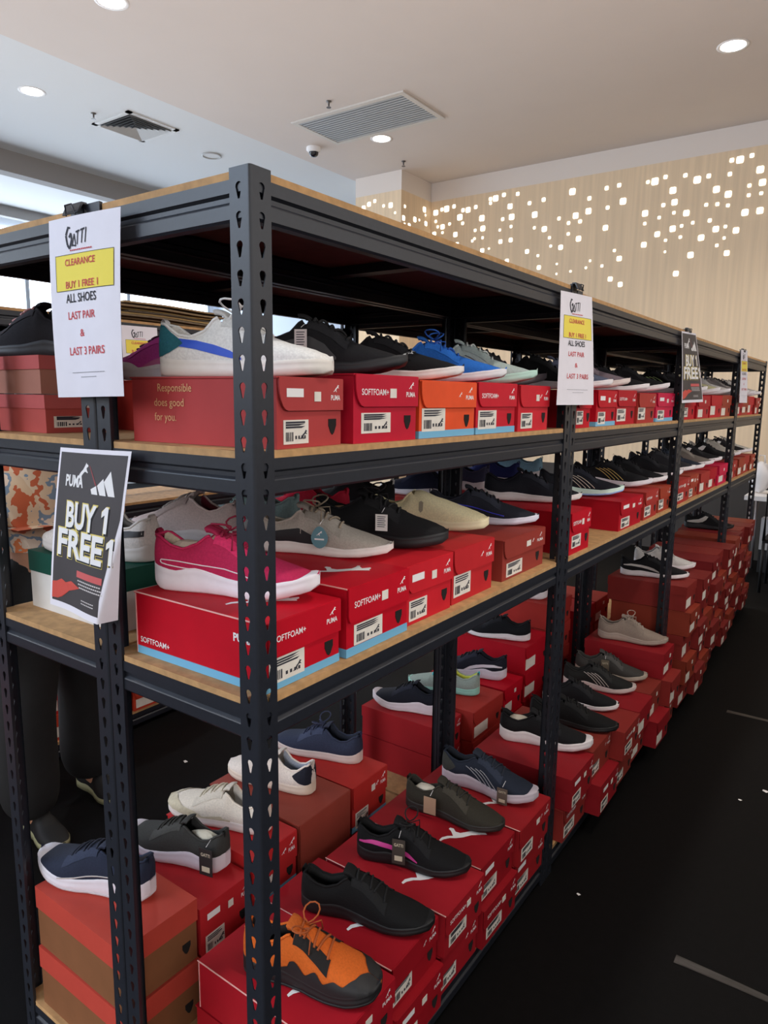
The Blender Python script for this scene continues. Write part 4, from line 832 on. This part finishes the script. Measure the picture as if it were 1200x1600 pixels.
def clearance_sign(label, TL, TR, BL, BR, normal, bow=.006, full=True):
    loc = Vector(TL); t = thing('paper_sign', label, 'sign', loc, 0, 'clearance signs clipped to the racks')
    q = lambda p: Vector(p) - loc
    fn = sheet_fn(q(TL), q(TR), q(BL), q(BR), bow, normal); sheet(fn, t, PAPER); D = .0008
    g = G(); gatti_logo(g, fn, .40, .885, .105, D); g.build('logo_print', INK, t)
    g = G(); patch(g, fn, .10, .93, .60, .795, D * .6); g.build('yellow_band', YELLOW, t)
    g = G()
    for a in ((.10, .93, .794, .797), (.10, .93, .598, .601), (.098, .104, .6, .797), (.926, .932, .6, .797)): patch(g, fn, *a, D)
    g.build('band_border', INK, t)
    for txt, cx, cy, hh, ww, dd in (('CLEARANCE', .47, .735, .036, .44, 1.6), ('BUY 1 FREE 1', .49, .612, .038, .48, 1.6), ('LAST PAIR', .47, .440, .042, .42, 1), ('&', .47, .342, .040, .07, 1), ('LAST 3 PAIRS', .52, .240, .044, .55, 1)):
        g = G(); add_text(g, txt, fn, cx, cy, hh, ww, bold=.011, d=D * dd); g.build('red_lettering', REDINK, t)
    g = G()
    for k in range(12): u = .33 + .027 * k; patch(g, fn, u, u + .018, .812, .820, D, n=1)
    g.build('tagline', REDINK, t)
    g = G(); add_text(g, 'ALL SHOES', fn, .47, .533, .048, .46, bold=.012, d=D); g.build('dark_lettering', INK, t)
    g = G()
    for k in range(22): u = .26 + .024 * k; patch(g, fn, u, u + .018, .138, .142, D, n=1)
    g.build('fine_print', mat((150, 150, 156), .8), t); g = G()
    for k in range(11): u = .40 + .024 * k; patch(g, fn, u, u + .018, .112, .116, D, n=1)
    g.build('fine_print', mat((150, 150, 156), .8), t)
    return t
def poster(label, TL, TR, BL, BR, normal, bow=.006, fold=True):
    loc = Vector(TL); t = thing('promo_poster', label, 'sign', loc, 0, 'black promotion posters')
    q = lambda p: Vector(p) - loc; f0 = sheet_fn(q(TL), q(TR), q(BL), q(BR), bow, normal); N = Vector(normal)
    def fn(u, v, d=0):
        if not fold: return f0(u, v, d)
        uf = 1.02 - .22 * max(0, .62 - v) / .62           # the lower right side is bent back along a slanting crease
        if u <= uf: return f0(u, v, d)
        e = (f0(1, v) - f0(0, v)).normalized(); L = (u - uf) * (f0(1, v) - f0(0, v)).length
        return f0(uf, v, 0) + e * L * .35 - N * L * .85 + (e * .85 + N * .35) * d
    sheet(fn, t, PAPER, name='sheet', n=40); D = .0008; ue = .965
    g = G(); patch(g, fn, .03, .80 if fold else ue, .04, .975, D * .4, n=24)
    if fold:
        n = 24; g.grid([[fn(.80 + ((1.0 - .22 * max(0, .62 - (.04 + .935 * j / n)) / .62 - .03) - .80) * i / 6, .04 + .935 * j / n, D * .4) for i in range(7)] for j in range(n + 1)])
    g.build('dark_field', mat((62, 56, 58), .6, .05, 30), t)
    g = G(); add_text(g, 'PUMA', fn, .28, .775, .066, .27, bold=.035, d=D); add_cat(g, lambda u, v, d: fn(.38 + u, .80 + v * .85, D), 0, 0, .18)
    for k in range(3):
        h = .050 + .045 * k; x0 = .575 + .115 * k - .018; y0 = .745
        g.add([fn(x, y, D) for x, y in ((x0, y0), (x0 + .085, y0), (x0 + .085 - h * .62 - .0, y0 + h), (x0 - .0 - h * .62 + .01, y0 + h * .55))], [(0, 1, 2, 3)])
    g.build('brand_marks', WHITE, t)
    for nm, m, dd, dx, dy, b in (('letter_glow', mat((226, 206, 110), .7), D, .0, -.0, .075), ('letter_shadow', BLACK, D * 1.4, .01, -.006, .035), ('big_lettering', WHITE, D * 1.9, 0, .004, .03)):
        g = G(); add_text(g, 'BUY', fn, .43 + dx, .525 + dy, .150, .46 if b < .07 else .49, bold=b, d=dd); add_text(g, 'FREE', fn, .445 + dx, .345 + dy, .160, .70 if b < .07 else .73, bold=b, d=dd)
        e = (b - .03) * .16
        for cx, cy, hh in ((.78, .530, .150), (.885, .355, .150)): g.add([fn(cx + dx + px * .12 + (e if px > 0 else -e), cy + dy + py * hh + (e if py > .5 else -e), dd) for px, py in ((-.02, 0), (.34, 0), (.34, 1), (.02, 1), (-.36, .80), (-.36, .58), (-.02, .70))], [(0, 1, 2, 3, 6), (3, 4, 5, 6)])
        g.build(nm, m, t)
    g = G(); patch(g, fn, .42, .82, .235, .275, D); g.build('red_tab', mat((206, 92, 92), .7), t)
    g = G()
    for k in range(3):
        for j in range(12): u = .44 + .031 * j + .015 * k; patch(g, fn, u, u + .024, .212 - .020 * k, .220 - .020 * k, D, n=1)
    g.build('fine_print', mat((214, 208, 206), .7), t); g = G()
    for k in range(2):
        for j in range(7): u = .52 + .03 * j; patch(g, fn, u, u + .024, .100 - .018 * k, .106 - .018 * k, D, n=1)
    g.build('fine_print', mat((214, 208, 206), .7), t)
    g = G(); pts = [(.03, .055), (.03, .16), (.10, .168), (.17, .19), (.24, .175), (.33, .195), (.48, .170), (.40, .150), (.30, .130), (.24, .10), (.18, .075), (.12, .06)]
    g.add([fn(u, v, D) for u, v in pts], [tuple(range(len(pts)))]); g.build('red_brush', mat((206, 74, 62), .7), t)
    g = G(); g.add([fn(u, v, D) for u, v in ((.48, .91), (.50, .90), (.62, .79), (.59, .80))], [(0, 1, 2, 3)]); g.build('red_streak', mat((150, 70, 72), .7), t)
    return t
def clip(label, p, ax):
    """black binder clip; ax 'x' runs along x, 'y' along y"""
    t = thing('binder_clip', label, 'clip', p, 0 if ax == 'x' else R(90), 'binder clips holding the signs')
    g = G(); w2 = .024; pr = [(-.014, -.012), (-.011, -.012), (-.002, .010), (.002, .010), (.011, -.012), (.014, -.012), (.005, .014), (-.005, .014)]
    g.prism(pr, lambda u, v, d: (-w2 + d, u, v * .75), 2 * w2); g.build('body', mat((28, 30, 36), .35), t)
    for s in (1, -1):
        g = G(); g.tube([(-.014, s * .012, -.011), (-.010, s * .016, .006), (.010, s * .016, .006), (.014, s * .012, -.011)], .0016, 5); g.build('handle', mat((60, 62, 68), .3, metal=.8), t)
Z = ZE
clearance_sign('tall white clearance sign with yellow band hanging at the left front of the racks', (-.500, -.018, Z + .309), (-.283, -.018, Z + .305), (-.500, -.020, Z - .008), (-.293, -.020, Z - .004), (0, -1, 0))
clip('black binder clip on top of the left clearance sign', (-.432, -.004, Z + .322), 'x')
poster('black buy-one-free-one poster hanging below the left clearance sign', (-.510, -.016, Z - .103), (-.286, -.016, Z - .099), (-.530, -.046, Z - .412), (-.330, -.040, Z - .424), (0, -1, -.1))
clearance_sign('white clearance sign with yellow band on the first double post along the aisle', (.008, 1.170, Z + .298), (.008, 1.420, Z + .309), (.022, 1.145, Z - .016), (.020, 1.452, Z - .016), (1, 0, 0), .003)
clip('black binder clip above the aisle clearance sign', (.002, 1.305, Z + .324), 'y')
poster('small-looking black promotion poster on the second double post along the aisle', (.010, 2.56, Z + .300), (.010, 2.83, Z + .310), (.020, 2.62, Z - .010), (.035, 2.98, Z - .004), (1, 0, 0), .003, fold=False)
clip('black binder clip above the aisle black poster', (.002, 2.70, Z + .314), 'y')
clearance_sign('narrow-looking white clearance sign on the farthest visible post', (.010, 4.06, Z + .310), (.010, 4.29, Z + .318), (.020, 4.10, Z - .008), (.020, 4.38, Z - .008), (1, 0, 0), .003)
clip('black binder clip above the farthest clearance sign', (.002, 4.17, Z + .312), 'y')
clearance_sign('white clearance sign on the rack across the aisle, seen behind the purple sneaker', (-2.015, 1.17, Z + .300), (-2.015, 1.36, Z + .303), (-2.01, 1.17, Z + .0), (-2.01, 1.36, Z + .0), (1, 0, 0), .003)

# ------------------------------------------------------------------ flattened cardboard on the far rack
CB = [(150, 126, 96), (120, 104, 84), (170, 140, 92), (104, 92, 78), (196, 164, 104), (134, 112, 84), (112, 98, 80), (158, 132, 98)]
zc = BZ[3] + .0125
for k in range(8):
    t = tag(None or bpy.data.objects.new('cardboard_sheet', None), 'flattened brown cardboard box, %s of the pile on the far rack top' % (ORD[k] + ' from the bottom'), 'cardboard', 'flattened cardboard pile')
    g = G(); L, W = .60 + .03 * (k % 3), .36; rows = []
    for j in range(2):
        rows = [[(-W / 2 + W * i / 8 + .02 * (k % 2), -L / 2 + L * q / 8, .007 * j + .008 + .007 * math.sin(q * .8) * (q / 8) + .0 * i) for i in range(9)] for q in range(9)]
        g.grid(rows)
    n = 81; rim = [i for i in range(9)] + [9 * i + 8 for i in range(1, 9)] + [72 + i for i in range(7, -1, -1)] + [9 * i for i in range(7, 0, -1)]
    for a, b in zip(rim, rim[1:] + rim[:1]): g.f.append((a, b, b + n, a + n)); g.m.append(0)
    me = g.mesh('cardboard_sheet', mat(CB[k], .9, .1, 20)); bpy.data.objects.remove(t)
    o = put('cardboard_sheet', me, None, (-2.24 + .012 * (k % 3), 1.46 + .02 * (k % 4), zc + .0098 * k)); tag(o, 'flattened brown cardboard box, %s from the bottom of the pile on far rack' % ORD[k], 'cardboard', 'flattened cardboard pile')
    o.rotation_euler.z = R([-1, 1, -.5, 1.5, -1, .5, 1, -.5][k])

# ------------------------------------------------------------------ shopper in the left aisle
def skin(name, pts, edges, m, parent=None, sub=2, root=0):
    me = bpy.data.meshes.new(name); me.from_pydata([p[0] for p in pts], edges, []); o = bpy.data.objects.new(name, me); COL.objects.link(o)
    sk = o.modifiers.new('skin', 'SKIN'); ss = o.modifiers.new('sub', 'SUBSURF'); ss.levels = sub; ss.render_levels = sub
    for i, (p, r) in enumerate(pts):
        v = me.skin_vertices[0].data[i]; v.radius = r if isinstance(r, tuple) else (r, r); v.use_root = i == root
    sk.use_smooth_shade = True; bpy.context.view_layer.update()
    nm = bpy.data.meshes.new_from_object(o.evaluated_get(bpy.context.evaluated_depsgraph_get())); o.modifiers.clear(); o.data = nm
    nm.materials.clear(); nm.materials.append(m)
    for p in nm.polygons: p.use_smooth = True
    if parent: o.parent = parent
    return o
per = thing('person', 'shopper in patterned shirt and wide black trousers standing in the left aisle', 'person', (-1.63, .56, 0))
SK = mat((186, 136, 108), .6, .04, 30)
hip = .84
P = [((0, 0, hip), .12), ((0, -.085, hip - .06), .085), ((.02, -.13, .45), .058), ((-.02, -.12, .09), .042), ((.07, -.10, .035), .034),
     ((-.02, .085, hip - .06), .085), ((-.06, .15, .45), .058), ((-.11, .17, .09), .042), ((-.02, .19, .035), .034),
     ((0, 0, 1.02), .115), ((0, 0, 1.22), .125), ((.01, 0, 1.34), .075), ((.02, 0, 1.40), .05), ((.05, -.01, 1.50), .088), ((.045, -.01, 1.58), .075),
     ((0, -.17, 1.31), .052), ((.02, -.24, 1.07), .040), ((.05, -.245, .86), .030), ((.06, -.245, .80), .026),
     ((0, .17, 1.31), .052), ((.02, .24, 1.07), .040), ((.05, .245, .86), .030), ((.06, .245, .80), .026)]
E_ = [(0, 1), (1, 2), (2, 3), (3, 4), (0, 5), (5, 6), (6, 7), (7, 8), (0, 9), (9, 10), (10, 11), (11, 12), (12, 13), (13, 14), (10, 15), (15, 16), (16, 17), (17, 18), (10, 19), (19, 20), (20, 21), (21, 22)]
for base, sgn in ((18, 1), (22, -1)):      # palm, four fingers and a thumb on each hand
    bx, by, bz = P[base][0]; i0 = len(P); P.append(((bx + .005, by, bz - .05), (.028, .020))); E_.append((base, i0))
    for k in range(4):
        q = (k - 1.5) * .017; l = [.058, .070, .066, .050][k]; a = len(P)
        P += [((bx + q, by, bz - .068), .009), ((bx + q * 1.1, by - sgn * .010, bz - .068 - l * .55), .008), ((bx + q * 1.1, by - sgn * .030, bz - .068 - l * .92), .007)]; E_ += [(i0, a), (a, a + 1), (a + 1, a + 2)]
    a = len(P); P += [((bx + .034, by - sgn * .004, bz - .030), .010), ((bx + .050, by - sgn * .014, bz - .062), .008)]; E_ += [(base, a), (a, a + 1)]
body = skin('body', P, E_, SK, per, 2)
hair = G(); rows = []
for i in range(8):
    a = math.pi * .62 * i / 7; rows.append([(.045 + .095 * math.sin(a) * math.cos(b) - .012, -.01 + .088 * math.sin(a) * math.sin(b), 1.545 + .105 * math.cos(a)) for b in [2 * math.pi * k / 20 for k in range(20)]])
hair.grid(rows, closed=True); hair.build('hair', mat((24, 20, 20), .5, .2, 120, .4), per, True)
face = G()
for s in (1, -1): face.lathe([(0, .006), (.007, .004), (.010, 0)], 12, (.130, -.01 + s * .032, 1.525))
face.lathe([(.0, .02), (.010, .0), (.012, -.012), (0, -.016)], 10, (.140, -.01, 1.50)); face.box(.128, .134, -.032, .012, 1.462, 1.468); face.build('face_features', mat((92, 52, 44), .5), per, True)
TR = mat((19, 19, 20), .85, .2, 30, .4)
T_ = [((0, 0, hip + .26), .15), ((0, 0, hip), .160), ((0, -.085, hip - .12), .115), ((.02, -.13, .48), .105), ((.0, -.125, .26), .110), ((-.01, -.12, .045), .115),
      ((-.02, .085, hip - .12), .115), ((-.06, .15, .48), .105), ((-.09, .165, .26), .110), ((-.10, .17, .045), .115)]
skin('trousers', T_, [(0, 1), (1, 2), (2, 3), (3, 4), (4, 5), (1, 6), (6, 7), (7, 8), (8, 9)], TR, per, 2, 1)
S_ = [((0, 0, 1.16), (.165, .185)), ((0, 0, 1.22), (.145, .165)), ((0, 0, 1.28), (.14, .15)), ((.01, 0, 1.35), .09), ((0, -.19, 1.29), .075), ((.02, -.25, 1.10), .082), ((0, .19, 1.29), .075), ((.02, .25, 1.10), .082)]
skin('shirt', S_, [(0, 1), (1, 2), (2, 3), (2, 4), (4, 5), (2, 6), (6, 7)], pattern_mat(), per, 2, 1)
for sg in (-1, 1):
    skin('sleeve', [((.01, sg * .215, 1.20), .054), ((.02, sg * .24, 1.07), .052), ((.05, sg * .245, .85), .042)], [(0, 1), (1, 2)], TR, per, 2)
for x, y in ((.0, -.118), (-.09, .175)):
    F = foot('slim', .29); g = G(); rows = []
    g2 = G(); rings = [F.ring(tt) for tt in TS]; g2.grid([[(v.x + x - .09, v.y + y, v.z) for v in r] for r in rings]); sh = g2.build('shoe', mat((13, 13, 14), .7), per, True)
    for tt in TS: w_, b, tp = F.wid(tt), F.bot(tt), F.top(tt); rows.append([(tt * .29 + x - .09, y + F.cy(tt) + s * w_, zz) for s, zz in ((1, b), (1, tp), (-1, tp), (-1, b))])
    g.grid(rows, closed=True); so = g.build('shoe_sole', mat((148, 146, 110), .6), sh, True)

# ------------------------------------------------------------------ far end of the aisle: table, chair, screen, bag
t = thing('display_table', 'white topped counter table at the far right end of the aisle', 'table', (.45, 6.55, 0))
g = G(); g.box(-.66, 1.0, -.28, .28, .725, .765); g.build('tabletop', mat((236, 236, 238), .5), t)
for x, y in ((-.62, -.24), (.96, -.24), (-.62, .24), (.96, .24)):
    g = G(); g.tube([(x, y, 0), (x, y, .725)], .016, 8); g.build('leg', mat((150, 144, 146), .4, metal=.6), t, True)
t = thing('slat_chair', 'black metal chair with vertical slat back in front of the white table', 'chair', (.24, 6.02, 0))
g = G(); g.box(-.22, .22, -.20, .20, .43, .46); g.build('seat', BLACK, t)
for x, y in ((-.21, -.19), (.21, -.19), (-.21, .19), (.21, .19)):
    g = G(); g.tube([(x, y, 0), (x, y, .43)], .012, 8); g.build('leg', BLACK, t, True)
g = G(); g.tube([(-.21, -.20, .45), (-.21, -.215, .84), (.21, -.215, .84), (.21, -.20, .45)], .013, 8); g.build('back_frame', BLACK, t, True)
for k in range(6): g = G(); x = -.16 + .064 * k; g.tube([(x, -.20, .45), (x, -.213, .84)], .008, 6); g.build('slat', BLACK, t, True)
t = thing('storage_box', 'low white storage box on the floor under the white table', 'box', (.30, 6.7, 0))
g = G(); g.box(-.40, .7, -.06, .06, .22, .52); g.build('panel', mat((206, 204, 206), .6), t); g = G(); g.box(-.40, .7, -.06, .06, 0, .22); g.build('plinth', mat((36, 36, 38), .7), t)
t = thing('desk_monitor', 'black monitor standing on the white table at the right edge', 'screen', (.16, 6.50, .765))
g = G(); g.box(-.10, .10, -.06, .06, 0, .012); g.build('base', BLACK, t); g = G(); g.box(-.015, .015, -.01, .01, .012, .10); g.build('stand', BLACK, t); g = G(); g.box(-.20, .20, -.02, .012, .06, .31); g.build('screen', mat((30, 30, 33), .3), t)
t = thing('plastic_bag', 'crumpled white plastic bag on the white table beside the monitor', 'bag', (-.13, 6.52, .775))
g = G(); rows = []
for i in range(9):
    a = math.pi * i / 8; rows.append([(.085 * math.sin(a) * math.cos(b) * (1 + .16 * math.sin(5 * b + i)), .07 * math.sin(a) * math.sin(b) * (1 + .14 * math.sin(4 * b)), .14 - .14 * math.cos(a) * (1 + .05 * math.sin(3 * b))) for b in [2 * math.pi * k / 18 for k in range(18)]])
g.grid(rows, closed=True); g.build('bag_body', mat((232, 230, 232), .4), t, True); g = G(); g.tube([(-.03, 0, .27), (-.02, .01, .34), (.02, .01, .34), (.03, 0, .27)], .006, 6); g.build('handle', mat((232, 230, 232), .4), t, True)

# ------------------------------------------------------------------ floor seams and scraps
SEAM = mat((58, 56, 55), .35, .5, 40, .3, metal=.4, kind='brushed')
for x0, x1, y, lb in ((.44, 4.4, 1.215, 'long silver tape seam across the dark floor at lower right'), (.25, 4.4, 3.12, 'silver tape seam across the dark floor, farther along the aisle')):
    g = G(); n = 24; g.grid([[(x0 + (x1 - x0) * i / n, y + a + .004 * math.sin(i * 1.7 + a * 90), .0015) for i in range(n + 1)] for a in (-.013, .013)]); g.grid([[(x0 + (x1 - x0) * i / n, y + a + .004 * math.sin(i * 1.7 + a * 90), 0.0002) for i in range(n + 1)] for a in (.013, -.013)])
    o = g.build('floor_seam', SEAM); tag(o, lb, 'floor tape', 'floor seams')
for k, (x, y, s, lb) in enumerate([(.527, 2.371, .014, 'white paper scrap on the dark floor at the right edge'), (.451, 2.237, .008, 'tiny white scrap left of the paper scrap at right edge'), (.118, 1.308, .007, 'tiny white scrap on the dark floor near the box stacks'), (-1.167, .625, .007, 'tiny white scrap behind the navy running shoe'), (-1.587, 1.10, .012, 'white paper scrap on the floor of the left aisle')]):
    g = G(); g.prism([(s, 0), (.3 * s, .6 * s), (-.8 * s, .4 * s), (-.9 * s, -.4 * s), (.2 * s, -.7 * s)], lambda u, v, d: (u, v, .001 + d + abs(u) * .3), .0008)
    o = put('paper_scrap', g.mesh('paper_scrap', WHITE), None, (x, y, .0005)); tag(o, lb, 'litter', 'scraps on the floor')
